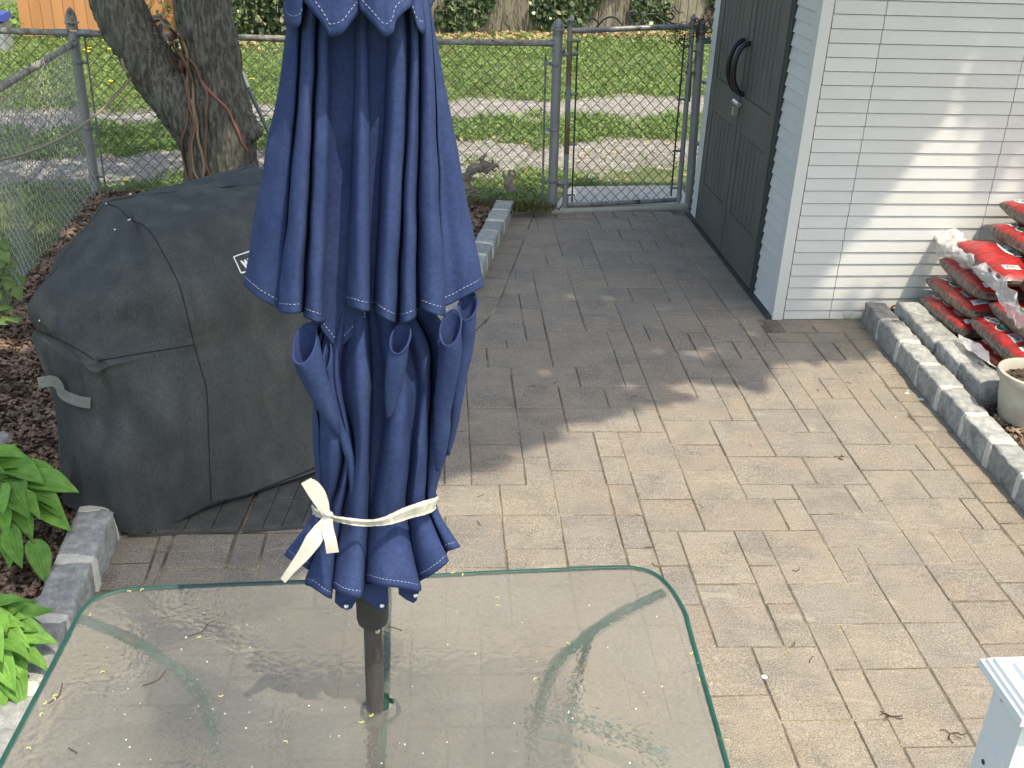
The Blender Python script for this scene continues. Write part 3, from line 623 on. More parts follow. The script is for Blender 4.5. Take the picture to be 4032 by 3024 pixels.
# right stub fence between gate and shed
GR=G(2712,818); GRt=D(2768,70,GR.y)
rf=thing('chain_link_fence',GR,'short chain-link stub between the gate and the shed','fence')
m_=MB(); m_.tube([GR+Vector((0,0,-0.02)),Vector((GRt.x-0.005,GR.y,1.30))],0.033,16); put(m_,'post',M['galv_clean'],rf)
m_=MB(); acorn(m_,Vector((GRt.x-0.005,GR.y,1.31)),0.036,0.085); put(m_,'post_cap',M['galv'],rf)
RE=GR+Vector((0.55,0.04,0)); m_=MB(); m_.tube([Vector((GRt.x,GR.y,1.24)),RE+Vector((0,0,1.25))],0.022,12); put(m_,'top_rail',M['galv'],rf)
m_=MB(); m_.tube([GR+Vector((0.07,0,0.04)),GR+Vector((0.10,0,1.2))],0.007,6); put(m_,'tension_bar',M['galv'],rf)
for z in(0.95,0.5,0.12): m_=MB(); band(m_,GR+Vector((0.03*z,0,z)),0.033,dirv=Vector((1,0,0)),ear=0.05); put(m_,'tension_band',M['galv'],rf)
m_=chainlink(GR+Vector((0.07,0,0)),RE,0.03,1.22); put(m_,'wire_mesh',M['wire'],rf,smooth=False,kind='stuff')
# gate
gy=GL.y
def Gp(px,py,k=0.0):   # a point in the gate's plane
    a_=GL; b_=GR; nrm=Vector((-(b_.y-a_.y),b_.x-a_.x,0)).normalized(); r=ray(px,py); o=Vector((0,0,CAMZ)); t=(a_-o).dot(nrm)/r.dot(nrm); return o+r*t
gt=thing('chain_link_gate',G(2225,812),'narrow chain-link garden gate with a scroll on its top bar','gate')
gL0=Gp(2224,812); gL1=Gp(2246,82); gR0=Gp(2672,790); gR1=Gp(2729,72)
m_=MB(); m_.tube([gL0,gL1],0.0188,12)
put(m_,'frame',M['galv_clean'],gt,label='left upright of the gate frame') 
m_=MB(); m_.tube([gL0.lerp(gL1,0.30),gL0.lerp(gL1,0.90)],0.0194,12); put(m_,'frame_sleeve',M['rust'],gt,label='rusty length of the left upright')
m_=MB(); m_.tube([gR0,gR1],0.019,12); put(m_,'frame',M['galv_clean'],gt,label='right upright of the gate frame')
m_=MB(); m_.tube([Gp(2250,122),Gp(2480,112),Gp(2722,104)],0.020,12); put(m_,'top_bar',M['galv'],gt)
m_=MB(); m_.tube([Gp(2226,808),Gp(2450,798),Gp(2674,786)],0.018,12); put(m_,'bottom_bar',M['galv'],gt)
m_=MB(); m_.tube([Gp(2222,816),Gp(2228,775)],0.023,12); put(m_,'corner_fitting',M['galv_clean'],gt); m_=MB(); m_.tube([Gp(2668,795),Gp(2676,765)],0.022,12); put(m_,'corner_fitting',M['galv_clean'],gt)
for px,py in ((2246,84),(2731,76)):
    m_=MB(); c_=Gp(px,py); m_.lathe([(0.020,-0.03),(0.020,0.0),(0.028,0.004),(0.028,0.010),(0.018,0.02),(0.010,0.034),(0,0.04)],12,c_); put(m_,'frame_cap',M['galv'],gt)
sc_=MB()
def scroll(pts): sc_.tube(cr([Gp(2050+x/2.765,y/2.765) for x,y in pts],6),0.0062,8)
scroll([(820,300),(860,260),(910,210),(980,185),(1050,205),(1090,255),(1130,290),(1175,275),(1190,225),(1165,175),(1180,135),(1225,120),(1265,145)])
scroll([(1265,145),(1300,120),(1315,190),(1300,255),(1260,275),(1225,240),(1235,190),(1275,160)][1:6]); scroll([(1290,270),(1330,220),(1370,165),(1440,155),(1510,175),(1570,215),(1640,250),(1700,265)])
scroll([(740,240),(760,205),(800,205),(830,230),(850,270)]); scroll([(1600,160),(1640,145),(1665,180),(1640,215),(1610,200)])
put(sc_,'scroll',M['door_dark'],gt)
gm0=Gp(2258,800); gm1=Gp(2655,785); 
m_=chainlink(Vector((gm0.x,gm0.y,0)),Vector((gm1.x,gm1.y,0)),gm0.z,gm0.z+1.235,r=0.0031); 
put(m_,'wire_mesh',M['wire'],gt,smooth=False,kind='stuff')
m_=MB(); m_.tube([Gp(2252,795),Gp(2274,165)],0.0065,6); put(m_,'tension_bar',M['door_dark'],gt); m_=MB(); m_.tube([Gp(2642,772),Gp(2696,140)],0.0065,6); put(m_,'tension_bar',M['door_dark'],gt)
for px,py,px2 in ((2236,370,2272),(2229,568,2266),(2222,768,2258),(2240,160,2282)):
    m_=MB(); m_.tube([Gp(px-10,py),Gp(px2+5,py)],0.010,8); put(m_,'tie_band',M['galv'],gt)
for px,py,px2 in ((2682,182,2722),(2665,391,2712),(2650,594,2690),(2638,740,2675)):
    m_=MB(); m_.tube([Gp(px,py),Gp(px2+5,py)],0.009,8); put(m_,'tie_band',M['galv'],gt)
m_=MB()
for py in (212,): m_.tube([Gp(2175,192),Gp(2222,196)],0.020,10); m_.tube([Gp(2218,214),Gp(2276,210)],0.017,10); m_.tube([Gp(2218,190),Gp(2217,222)],0.012,8)
put(m_,'hinge',M['galv'],gt); m_=MB()
m_.tube([Gp(2196,722),Gp(2248,718)],0.017,10); m_.tube([Gp(2205,715),Gp(2205,735)],0.012,8)
put(m_,'hinge',M['galv'],gt)
m_=MB(); m_.tube([Gp(2700,285),Gp(2745,290)],0.013,8); m_.tube([Gp(2722,290),Gp(2715,400)],0.006,6); m_.tube([Gp(2735,290),Gp(2738,350)],0.008,6); m_.lathe([(0,-0.012),(0.014,0),(0,0.012)],8,Gp(2744,292)); put(m_,'latch',M['rust'],gt)
# wild vine tangled over the right gate corner
vm=MB()
for i in range(26):
    c0=Gp(random.gauss(2715,45),random.gauss(105,30)); pts=[c0]
    for k in range(7): pts.append(pts[-1]+Vector((random.gauss(0.01,0.035),random.gauss(0,0.03),random.gauss(-0.006,0.03))))
    vm.tube(cr(pts,3),0.0026,4,cap=False)
for i in range(8):
    c0=Gp(random.uniform(2780,2830),random.uniform(40,110)); pts=[c0]
    for k in range(6): pts.append(pts[-1]+Vector((random.gauss(0,0.05),random.gauss(0,0.03),random.gauss(0.01,0.05))))
    vm.tube(cr(pts,3),0.0028,4,cap=False)
put(vm,'bare_vine',M['twig'],smooth=False,label='dark bare vine tangled over the gate top beside the shed',cat='vine')
# ------------------------------------------------------------------ shed
SH=thing('garden_shed',(SHC.x,SHC.y,0),'cream plastic garden shed with grey double doors at the path end','shed')
su=Vector((SU.x,SU.y,0)); sv=Vector((SV.x,SV.y,0)); so_=-sv.copy(); so_=Vector((SU.y,-SU.x,0))     # outward from the siding wall
dn=Vector((-SV.y,SV.x,0)); # outward from the door wall (towards -x)
S0=Vector((SHC.x,SHC.y,0)); HS=2.15
def wallbox(mb,o,d,nrm,u0,u1,z0,z1,n0,n1,slant=0.0):
    vs=[]
    for z in (z0,z1):
        for u,nn in ((u0,n0),(u1,n0),(u1,n1-(slant if z==z1 else 0)),(u0,n1-(slant if z==z1 else 0))): vs.append(o+d*u+nrm*nn+Vector((0,0,z)))
    mb.add(vs,[(3,2,1,0),(4,5,6,7),(0,1,5,4),(1,2,6,5),(2,3,7,6),(3,0,4,7)])
m_=MB(); wallbox(m_,S0,su,so_,0.0,3.2,0.0,HS,-0.10,-0.012); wallbox(m_,S0,sv,dn,0.05,2.02,0.0,HS,-0.10,-0.014); wallbox(m_,S0+su*3.2,sv,su,0,2.0,0,HS,-0.09,0.0); wallbox(m_,S0+sv*2.02,su,sv,0.0,3.2,0,HS,-0.05,0.0)
put(m_,'wall',M['shed_gap'],SH,smooth=False)
def wu(px,py):
    r=ray(px,py); o=Vector((0,0,CAMZ)); t=(S0-o).dot(so_)/r.dot(so_); p=o+r*t; return (p-S0).dot(su),p.z
def du(px,py,off=0.0):
    r=ray(px,py); o=Vector((0,0,CAMZ)); t=(S0+dn*off-o).dot(dn)/r.dot(dn); p=o+r*t; return (p-S0).dot(sv),p.z
j0=wu(3078.5,1258)[0]; j1=wu(3300,1050)[0]; j2=wu(3963,489)[0]
zt=wu(3175.8,700.3)[1]; course=(wu(3281.5,54.2)[1]-zt)/12
joints=[j0+0.004,j1,j2,j2+(j2-j1),3.2]
zb=zt-course*int(zt/course); zb=zb-course if zb>0.03 else zb
nb=0
for k in range(0,34):
    z0=zb+k*course; z1=z0+course
    if z0>HS-0.02: break
    z0c=max(z0+0.0022,0.012)
    for a_,b_ in zip(joints[:-1],joints[1:]):
        m_=MB(); wallbox(m_,S0,su,so_,a_+0.0022,b_-0.0022,z0c,z1-0.002,-0.012,0.010,slant=0.007)
        put(m_,'siding_board',M['siding'],SH,smooth=False)
m_=MB(); wallbox(m_,S0,su,so_,-0.012,j0-0.002,0.010,HS,-0.02,0.013); wallbox(m_,S0,sv,dn,-0.011,0.055,0.010,HS,-0.012,0.012); put(m_,'corner_trim',M['shed_trim'],SH,smooth=False)
# door wall
tD0=du(2962,1172)[0]; tDm=du(2854,1026)[0]; tD1=du(2775,868)[0]; tEnd=du(2748,880)[0]
tD0=min(max(tD0,0.16),0.5); tD1=1.78 ; tDm=(tD0+tD1)/2
for k in range(0,34):
    z0=zb+k*course; z1=z0+course
    if z0>HS-0.02: break
    for a_,b_ in ((0.058,tD0-0.045),(tD1+0.045,2.0)):
        m_=MB(); wallbox(m_,S0,sv,dn,a_,b_,max(z0+0.002,0.03),z1-0.001,-0.014,0.012,slant=0.010); put(m_,'siding_board',M['siding'],SH,smooth=False)
m_=MB(); wallbox(m_,S0,sv,dn,tD0-0.043,tD0-0.002,0.0,HS,-0.012,0.020); put(m_,'door_frame',M['door_dark'],SH,smooth=False); m_=MB(); wallbox(m_,S0,sv,dn,tD1+0.002,tD1+0.043,0.0,HS,-0.012,0.020); put(m_,'door_frame',M['door_dark'],SH,smooth=False)
m_=MB(); wallbox(m_,S0,sv,dn,0.0,2.03,0.0,0.028,-0.02,0.045); put(m_,'base_sill',M['door_dark'],SH,smooth=False)
for a_,b_,lb,hx in ((tD0,tDm-0.003,'door leaf nearer the camera',-1),(tDm+0.003,tD1,'door leaf nearer the gate',1)):
    m_=MB(); wallbox(m_,S0,sv,dn,a_,b_,0.032,2.02,-0.012,0.016)
    dr=put(m_,'door',M['door_dark'],SH,smooth=False,label=lb)
    wd=b_-a_
    def dpart(nm,mb,mm): 
        me=mb.mesh(nm,mm,False); me.transform(Matrix.Translation(-SH.location)); return link(nm,me,dr)
    for u0,u1,z0,z1 in ((a_+0.004,a_+0.085,0.035,2.015),(b_-0.085,b_-0.004,0.035,2.015),(a_+0.087,b_-0.087,0.035,0.11)):
        m_=MB(); wallbox(m_,S0,sv,dn,u0,u1,z0,z1,0.016,0.026); dpart('stile',m_,M['door'])
    for z0,z1 in ((0.112,0.34),(0.86,1.08),(1.80,2.01)):
        m_=MB(); wallbox(m_,S0,sv,dn,a_+0.089,b_-0.089,z0,z1,0.0165,0.025); dpart('panel',m_,M['door'])
    # vertical planks
    for z0,z1 in ((0.345,0.855),(1.085,1.795)):
        npk=6
        for q in range(npk):
            uu0=a_+0.09+(wd-0.18)*q/npk; uu1=a_+0.09+(wd-0.18)*(q+1)/npk
            m_=MB(); wallbox(m_,S0,sv,dn,uu0+0.004,uu1-0.004,z0,z1,0.0165,0.022); dpart('plank',m_,M['door'])
    # curved pull handle
    hu=(b_-0.055) if hx<0 else (a_+0.055)
    hp=[S0+sv*hu+dn*(0.026+d_)+Vector((0,0,z)) for z,d_ in ((1.40,0.0),(1.395,0.03),(1.37,0.058),(1.32,0.078),(1.25,0.086),(1.18,0.078),(1.13,0.055),(1.10,0.028),(1.095,0.0))]
    m_=MB(); m_.tube(cr(hp,4),0.0165,10); dpart('handle',m_,M['black'])
m_=MB(); c_=S0+sv*tDm+dn*0.045+Vector((0,0,1.03)); m_.tube([c_-sv*0.06,c_+sv*0.06],0.016,10); m_.box(c_-Vector((0,0,0.05))+dn*0.005,(0.02,0.035,0.05),math.atan2(sv.y,sv.x)); put(m_,'padlock_hasp',M['steel'],SH)
m_=MB(); 
for e in (0,1):
    pass
rv=[S0-su*0.12-sv*0.12+Vector((0,0,HS)),S0+su*3.3-sv*0.12+Vector((0,0,HS)),S0+su*3.3+sv*1.0+Vector((0,0,HS+0.42)),S0-su*0.12+sv*1.0+Vector((0,0,HS+0.42)),S0+su*3.3+sv*2.15+Vector((0,0,HS)),S0-su*0.12+sv*2.15+Vector((0,0,HS))]
dz=Vector((0,0,0.05)); m_.add(rv+[p+dz for p in rv],[(0,3,2,1),(3,5,4,2),(6,7,8,9),(9,8,10,11),(0,1,7,6),(5,11,10,4),(0,6,9,3),(3,9,11,5),(1,2,8,7),(2,4,10,8)])
put(m_,'roof',M['roof'],SH,smooth=False)
# ------------------------------------------------------------------ fences beyond the alley
W0=G(920,150); W1=G(2600,120); wd_=(W1-W0).normalized()
gw=thing('wooden_fence',W0-wd_*0.6,'weathered grey plank fence half covered by ivy beyond the alley','fence')
L=(W1-W0).length+3.6; n=int(L/0.145)
for i in range(n):
    p=W0-wd_*0.6+wd_*(i*0.145); m_=MB(); hh=1.75+random.uniform(-.04,.04); dzz=random.uniform(-0.02,0.05)
    m_.box(p+Vector((0,0,hh/2+dzz)),(0.132+random.uniform(-.012,.006),0.02,hh),math.atan2(wd_.y,wd_.x)+random.uniform(-.03,.03)); put(m_,'board',M['greywood'],gw,smooth=False)
m_=MB(); m_.box(W0+wd_*(L/2)+Vector((0.03,0.06,0.7)),(L+1.2,0.05,0.09),math.atan2(wd_.y,wd_.x)); put(m_,'rail',M['greywood'],gw,smooth=False); m_=MB(); m_.box(W0+wd_*(L/2)+Vector((0.03,0.06,1.45)),(L+1.2,0.05,0.09),math.atan2(wd_.y,wd_.x)); put(m_,'rail',M['greywood'],gw,smooth=False)
O1=W0-wd_*0.75; O0=G(90,152); od=(O1-O0).normalized()
ow=thing('wooden_fence',O0,'orange stained board fence beyond the alley, behind the tree','fence')
L2=(O1-O0).length; n=int(L2/0.14)
for i in range(n):
    p=O0+od*(i*0.14+0.07); m_=MB(); m_.box(p+Vector((0,0,0.92+0.03)),(0.135,0.02,1.84+random.uniform(-.01,.01)),math.atan2(od.y,od.x)); put(m_,'board',M['orange'],ow,smooth=False)
m_=MB(); m_.box(O0+od*(L2/2)+Vector((0,0.05,0.9)),(L2,0.05,1.7),math.atan2(od.y,od.x)); put(m_,'rail',M['greywood'],ow,smooth=False)
# things at the far left edge
m_=MB(); m_.box(D(-68,110,13.4)+Vector((0,0,-0.10)),(0.55,0.4,0.36),0.2); gb=put(m_,'storage_bin',M['greybin'],smooth=False,label='grey bin with a blue lid at the end of the orange fence',cat='bin')
m_=MB(); m_.box(D(-68,62,13.38),(0.58,0.43,0.07),0.2,top=0.92); put(m_,'lid',M['blue'],gb,smooth=False)
# ivy on the grey fence
def leaf_cloud(P,Nn,size,name,m,label=None,cat=None,jit=0.6,shape='quad',droop=0.0,**k):
    n=len(P); V=np.zeros((n*4,3)); 
    a=RNG.normal(size=(n,3))*jit+Nn; a/=np.linalg.norm(a,axis=1)[:,None]
    t=RNG.normal(size=(n,3)); t-= (t*a).sum(1)[:,None]*a; t/=np.linalg.norm(t,axis=1)[:,None]; b=np.cross(a,t)
    s=RNG.uniform(size[0],size[1],n)[:,None]
    V[0::4]=P-t*s*0.5; V[1::4]=P+b*s*0.38-t*s*0.05; V[2::4]=P+t*s*0.55+a*s*0.08; V[3::4]=P-b*s*0.38-t*s*0.05
    F=np.arange(n*4).reshape(n,4); me=fast_mesh(name,V,F,m); return link(name,me,label=label,cat=cat,**k)
def along(a,d,u): return a+d*u
dens=[]
nrm=Vector((wd_.y,-wd_.x,0))
pts=[]
Lf=(W1-W0).length
for i in range(13000):
    u=random.uniform(-0.7,Lf+1.5); z=random.uniform(-0.02,1.5)
    f=(noise.noise(Vector((u*0.8+3.1,z*0.55,0))) if u<2.3 else 1.5*noise.noise(Vector((u*1.25+0.4,z*0.8,6))))+0.35*noise.noise(Vector((u*2.4,z*2,4)))
    left=u<2.3
    thr=(-0.22 if z>0.15 else 0.1) if left else (0.13 if z>0.10 else 0.4)
    if f>thr:
        dd=random.uniform(0.03,0.16 if not left else 0.34); p=W0+wd_*u+nrm*dd; pts.append((p.x,p.y,z))
P=np.array(pts); Nn=np.tile(np.array([nrm.x*1.0,nrm.y*1.0,0.55]),(len(P),1))
iv=leaf_cloud(P,Nn,(0.045,0.125),'ivy',M['ivy'],'ivy hanging over the weathered grey fence beyond the alley','ivy',jit=0.95)
m_=MB()
for i in range(46):
    u=random.uniform(-0.5,Lf+1.2); p=W0+wd_*u+nrm*0.05; pp=[p+Vector((0,0,0.02))]
    for k in range(9): pp.append(pp[-1]+wd_*random.gauss(0,0.06)+nrm*random.uniform(-0.004,0.01)+Vector((0,0,0.17)))
    m_.tube(pp,0.008,5,cap=False)
put(m_,'ivy_stem',M['greywood'],iv,smooth=False)
pts=[]
for i in range(110):
    u=random.gauss(0.0,0.12); z=random.uniform(0.15,1.4); p=O1-od*0.15+Vector((u,-0.08,z)); pts.append(tuple(p))
P=np.array(pts); leaf_cloud(P,np.tile(np.array([0,-1,0.4]),(len(P),1)),(0.05,0.09),'ivy',M['ivy'],'thin ivy trails hanging on the orange fence between the trunks','ivy')
# leaf litter along the fence
pts=[]
for i in range(3600):
    u=random.uniform(-1,Lf+1.4); p=W0+wd_*u+nrm*abs(random.gauss(0.25,0.35)); pts.append((p.x,p.y,random.uniform(-0.01,0.04)))
P=np.array(pts); leaf_cloud(P,np.tile(np.array([0,0,1.0]),(len(P),1)),(0.05,0.10),'leaf_litter',M['dryleaf'],'dry tan leaves drifted along the foot of the grey fence',None,jit=0.35,kind='stuff')
# ------------------------------------------------------------------ grass, gravel
def blades(name,XY,h,wd,m,label,lean=0.35):
    n=len(XY); V=np.zeros((n*3,3)); a=RNG.uniform(0,6.283,n); hh=RNG.uniform(h[0],h[1],n); ww=RNG.uniform(wd[0],wd[1],n)
    dx=np.cos(a)*ww/2; dy=np.sin(a)*ww/2; lx=RNG.normal(0,lean,n)*hh; ly=RNG.normal(0,lean,n)*hh
    z0=XY[:,2] if XY.shape[1]>2 else np.full(n,-0.02)
    V[0::3]=np.c_[XY[:,0]-dx,XY[:,1]-dy,z0]; V[1::3]=np.c_[XY[:,0]+dx,XY[:,1]+dy,z0]; V[2::3]=np.c_[XY[:,0]+lx,XY[:,1]+ly,z0+hh]
    F=np.arange(n*3).reshape(n,3); me=fast_mesh(name,V,F,m); return link(name,me,kind='stuff',label=label)
def wfun(x,y): 
    return y-0.3*x
def sample(n,fn,box):
    out=[]
    while len(out)<n:
        x=random.uniform(box[0],box[1]); y=random.uniform(box[2],box[3])
        wv=y-0.3*x+0.55*noise.noise(Vector((x*1.3,y*1.3,0)))+0.25*noise.noise(Vector((x*4,y*4,7)))
        if random.random()<fn(wv,x,y): out.append((x,y))
    return np.array(out)
def behind_fence(x,y): return y>7.42+(x+3.08)*0.07
def f_near(w,x,y):
    if not behind_fence(x,y) or (0.25<x<1.35 and y<8.35): return 0
    if x>0.45 and 8.3<y<9.6 and noise.noise(Vector((x*1.5,y*1.5,3)))+ (x-0.5)*0.6>0.05: return 0.02
    return max(0,min(1,(8.95-w)/0.3))*max(0.05,0.35+0.9*noise.noise(Vector((x*2.2,y*2.2,1))))*1.2
def f_strip(w,x,y): return max(0,min(1,(w-9.72)/0.25,(10.92-w)/0.25))*(0.35+0.9*max(0,0.5+noise.noise(Vector((x*1.6,y*1.6,5)))))
def f_lawn(w,x,y): return max(0,min(1,(w-11.65)/0.3))*(0.5+0.8*max(0,0.4+noise.noise(Vector((x*1.1,y*1.1,9)))))
blades('grass',sample(26000,f_near,(-7.5,3.2,7.3,10.6)),(0.02,0.06),(0.005,0.010),M['grass'],'short patchy grass just outside the fence')
blades('grass',sample(36000,f_strip,(-7.5,3.5,7.6,12.2)),(0.03,0.085),(0.006,0.012),M['grass'],'green grass strip between the two gravel wheel tracks')
blades('grass',sample(70000,f_lawn,(-9.5,4,9.0,17.6)),(0.03,0.10),(0.008,0.016),M['grass'],'bright grass between the gravel track and the wooden fences')
def clover(name,XY,size,label,h=(0.0,0.045)):
    P=np.c_[XY,RNG.uniform(h[0],h[1],len(XY))]
    return leaf_cloud(P,np.tile(np.array([0,-0.25,1.0]),(len(P),1)),size,name,M['weed'],label,None,jit=0.55,kind='stuff')
clover('clover',sample(42000,f_lawn,(-9.5,4,9.0,17.6)),(0.022,0.055),'clover and broad leaves growing through the far grass')
clover('clover',sample(15000,f_strip,(-7.5,3.5,7.6,12.2)),(0.02,0.045),'clover growing in the grass strip between the wheel tracks')
clover('clover',sample(7000,f_near,(-7.5,3.2,7.3,10.6)),(0.015,0.035),'clover and weeds just outside the back fence')
def octs(name,P,s,m,label):
    n=len(P); base=np.array([[1,0,0],[0,1,0],[-1,0,0],[0,-1,0],[0,0,1]],float); V=np.zeros((n*5,3)); S=RNG.uniform(s[0],s[1],n); A=RNG.uniform(0,6.28,n); E=RNG.uniform(0.6,1,n)
    for k in range(5):
        x=base[k,0]*S; y=base[k,1]*S*E; V[k::5,0]=P[:,0]+x*np.cos(A)-y*np.sin(A); V[k::5,1]=P[:,1]+x*np.sin(A)+y*np.cos(A); V[k::5,2]=P[:,2]+base[k,2]*S*0.6
    f=np.array([(0,1,4),(1,2,4),(2,3,4),(3,0,4)]); F=(f[None]+np.arange(n)[:,None,None]*5).reshape(-1,3); return link(name,fast_mesh(name,V,F,m),kind='stuff',label=label)
def f_g1(w,x,y): return 1.0 if abs(w-9.35)<0.55 and behind_fence(x,y) else (0.12 if behind_fence(x,y) and w<8.9 and not(0.2<x<1.4 and y<8.3) else 0)
def f_g2(w,x,y): return 1.0 if abs(w-11.3)<0.55 else 0
for fn,bx,n,lb in ((f_g1,(-7,3.2,7.4,10.8),17000,'gravel of the wheel track nearer the fence'),(f_g2,(-8,3.5,8.6,13),13000,'gravel of the farther wheel track')):
    xy=sample(n,fn,bx); octs('gravel',np.c_[xy,np.full(n,-0.022)],(0.008,0.020),M['pebble'],lb)
# dry leaves on near track
xy=sample(700,lambda w,x,y: f_near(w,x,y)+0.2*f_g1(w,x,y),(-5,3,7.5,10)); P=np.c_[xy,np.full(len(xy),0.0)]
leaf_cloud(P,np.tile(np.array([0,0,1.0]),(len(P),1)),(0.02,0.05),'leaf_litter',M['dryleaf'],'scattered dry leaves on the near gravel and grass',None,jit=0.5,kind='stuff')
for px,py in ((352,228),(356,214),(435,218),(440,348),(515,310),(412,182),(500,750),(994,338),(1905,200),(2312,145),(340,222)):
    c_=G(px,py+3,0.0); m_=MB(); m_.tube([c_,c_+Vector((0,0,0.075))],0.003,5); fl=put(m_,'stem',M['stem'])
    fl.name='dandelion'; fl['label']='yellow dandelion flowering in the grass beyond the fence'; fl['category']='flower'; fl['group']='dandelions in the alley grass'
    m_=MB(); m_.lathe([(0.0,-0.004),(0.020,0.002),(0.026,0.010),(0.018,0.016),(0,0.018)],10,c_+Vector((0,0,0.078))); put(m_,'flower_head',M['yellow'],fl)
# weeds along the side fence
xy=[]
for i in range(3000):
    s=random.uniform(0.2,5.4); o=random.gauss(-0.25,0.30); p=FA+sdir*s+Vector((o,0,0))
    if o>0.12+0.05*random.random(): continue
    if noise.noise(Vector((p.x*3,p.y*3,2)))>-0.25: xy.append((p.x,p.y,0.02))
blades('weeds',np.array(xy),(0.03,0.14),(0.006,0.014),M['weed'],'weeds growing along the foot of the side fence',lean=0.35)
xy=[]
for i in range(15000):
    p=Vector((random.uniform(-7,-2.6),random.uniform(2,7.3)))
    if p.x<-3.08+(7.38-p.y)*0.137-0.1: xy.append((p.x,p.y,-0.01))
blades('grass',np.array(xy)[::4],(0.02,0.055),(0.005,0.010),M['grass'],'grass on the neighbour side of the side fence')
def stalk(px,py,h,label):
    b_=G(px,py,0.08); t=thing('tall_weed',b_,label,'plant','tall weeds by the side fence'); m_=MB(); P2=[b_+Vector((0.03*math.sin(k*0.8),0,h*k/6)) for k in range(7)]; m_.tube(P2,0.004,5); put(m_,'stem',M['stem'],t)
    V=[];Nn=[]
    for k in range(26):
        c_=P2[1].lerp(P2[6],random.random()); a_=random.uniform(0,6.28); r_=random.uniform(0.02,0.09); V.append((c_.x+r_*math.cos(a_),c_.y+r_*math.sin(a_),c_.z+0.02)); Nn.append((0.5*math.cos(a_),0.5*math.sin(a_),0.8))
    o=leaf_cloud(np.array(V),np.array(Nn),(0.06,0.11),'foliage',M['weed'],jit=0.3); o.parent=t; o.matrix_parent_inverse=Matrix.Translation(-b_)
stalk(8,1330,0.42,'tall green weed at the left edge, by the fence foot'); stalk(40,1215,0.36,'tall green weed behind the first, by the side fence'); stalk(70,135,0.22,'light green seedling in front of the orange fence')
# ------------------------------------------------------------------ tree with the forked trunk
def ring_tube(path,rad,seg=40):
    mb=MB(); mb.tube(path,rad,seg); return mb
def PD(px,py,y): return D(px,py,y)
TY=6.85
b0=PD(862,700,TY); b0=Vector((b0.x,TY,-0.05))
left=[b0+Vector((-0.02,0,0)),PD(852,620,TY),PD(800,520,TY),PD(712,400,TY),PD(627,300,TY+0.02),PD(563,200,TY+0.03),PD(500,100,TY+0.05),PD(457,0,TY+0.06)]
l6=left[-1]; left+= [l6+Vector((-0.16,0.03,0.42)),l6+Vector((-0.38,0.06,1.0)),l6+Vector((-0.62,0.15,1.9)),l6+Vector((-0.95,0.2,3.0))]
lr=[0.25,0.21,0.19,0.175,0.165,0.160,0.158,0.157,0.14,0.13,0.10,0.05]
right=[b0+Vector((0.03,0,0)),PD(882,620,TY),PD(880,520,TY),PD(866,420,TY),PD(850,320,TY+0.02),PD(832,200,TY+0.03),PD(812,100,TY+0.03),PD(795,0,TY+0.04)]
r6=right[-1]; right+=[r6+Vector((-0.05,0.02,0.42)),r6+Vector((-0.02,0.05,1.1)),r6+Vector((0.25,0.1,2.0)),r6+Vector((0.55,0.1,3.1))]
rr_=[0.25,0.205,0.20,0.192,0.182,0.178,0.178,0.18,0.165,0.145,0.11,0.06]
tm=MB(); tm.tube(cr(left,6),[v for v in np.interp(np.linspace(0,len(lr)-1,(len(left)-1)*6+1),range(len(lr)),lr)],32)
tm.tube(cr(right,6),[v for v in np.interp(np.linspace(0,len(rr_)-1,(len(right)-1)*6+1),range(len(rr_)),rr_)],32)
tm.lathe([(0.0,-0.09),(0.06,-0.06),(0.08,0.0),(0.06,0.06),(0.0,0.09)],14,PD(972,490,TY-0.03))       # burl
tm.lathe([(0.0,-0.05),(0.055,-0.03),(0.065,0.0),(0.05,0.04),(0.0,0.05)],12,PD(1000,520,TY-0.06))
for k in range(7):
    a=k*0.9+0.3; tm.tube([b0+Vector((0.12*math.cos(a),0.12*math.sin(a),0.30)),b0+Vector((0.24*math.cos(a),0.24*math.sin(a),0.10)),b0+Vector((0.42*math.cos(a),0.42*math.sin(a),-0.03))],[0.08,0.06,0.03],10)
me=tm.mesh('trunk',M['bark']); tr_tmp=bpy.data.objects.new('tmp_trunk',me); COL.objects.link(tr_tmp)
md=tr_tmp.modifiers.new('r','REMESH'); md.mode='VOXEL'; md.voxel_size=0.02
md=tr_tmp.modifiers.new('s','SMOOTH'); md.factor=0.6; md.iterations=5
md=tr_tmp.modifiers.new('d','SUBSURF'); md.levels=1; md.render_levels=1
dg=bpy.context.evaluated_depsgraph_get(); ev=tr_tmp.evaluated_get(dg); tme=bpy.data.meshes.new_from_object(ev); bpy.data.objects.remove(tr_tmp)
tme.materials.clear(); tme.materials.append(M['bark'])
_nrm=[v.normal.copy() for v in tme.vertices]
for v,n_ in zip(tme.vertices,_nrm):
    p=v.co.copy()
    a=noise.noise(Vector((p.x*34,p.y*34,p.z*7)))*0.012+abs(noise.noise(Vector((p.x*60,p.y*60,p.z*10+4))))*0.020+noise.noise(p*4)*0.012
    v.co=p+n_*(a-0.006)
for pg in tme.polygons: pg.use_smooth=True
tt=thing('maple_tree',(b0.x,b0.y,0),'forked tree with ridged grey-brown bark and cords hung in its fork','tree')
tme.transform(Matrix.Translation(-tt.location)); link('trunk',tme,tt); TRUNK=BVHTree.FromPolygons([v.co+tt.location for v in tme.vertices],[tuple(p.vertices) for p in tme.polygons])
def sky_limb(mb,p0,dirv,L,r,n=7,ups=0.25):
    pts=[Vector(p0)]; d=Vector(dirv).normalized()
    for k in range(n):
        d=(d+Vector((random.gauss(0,.12),random.gauss(0,.12),random.gauss(ups*0.2,.08)))).normalized(); pts.append(pts[-1]+d*(L/n))
    mb.tube(cr(pts,2),[r*(1-0.85*i/(n*2)) for i in range(n*2+1)],8,cap=False); return pts
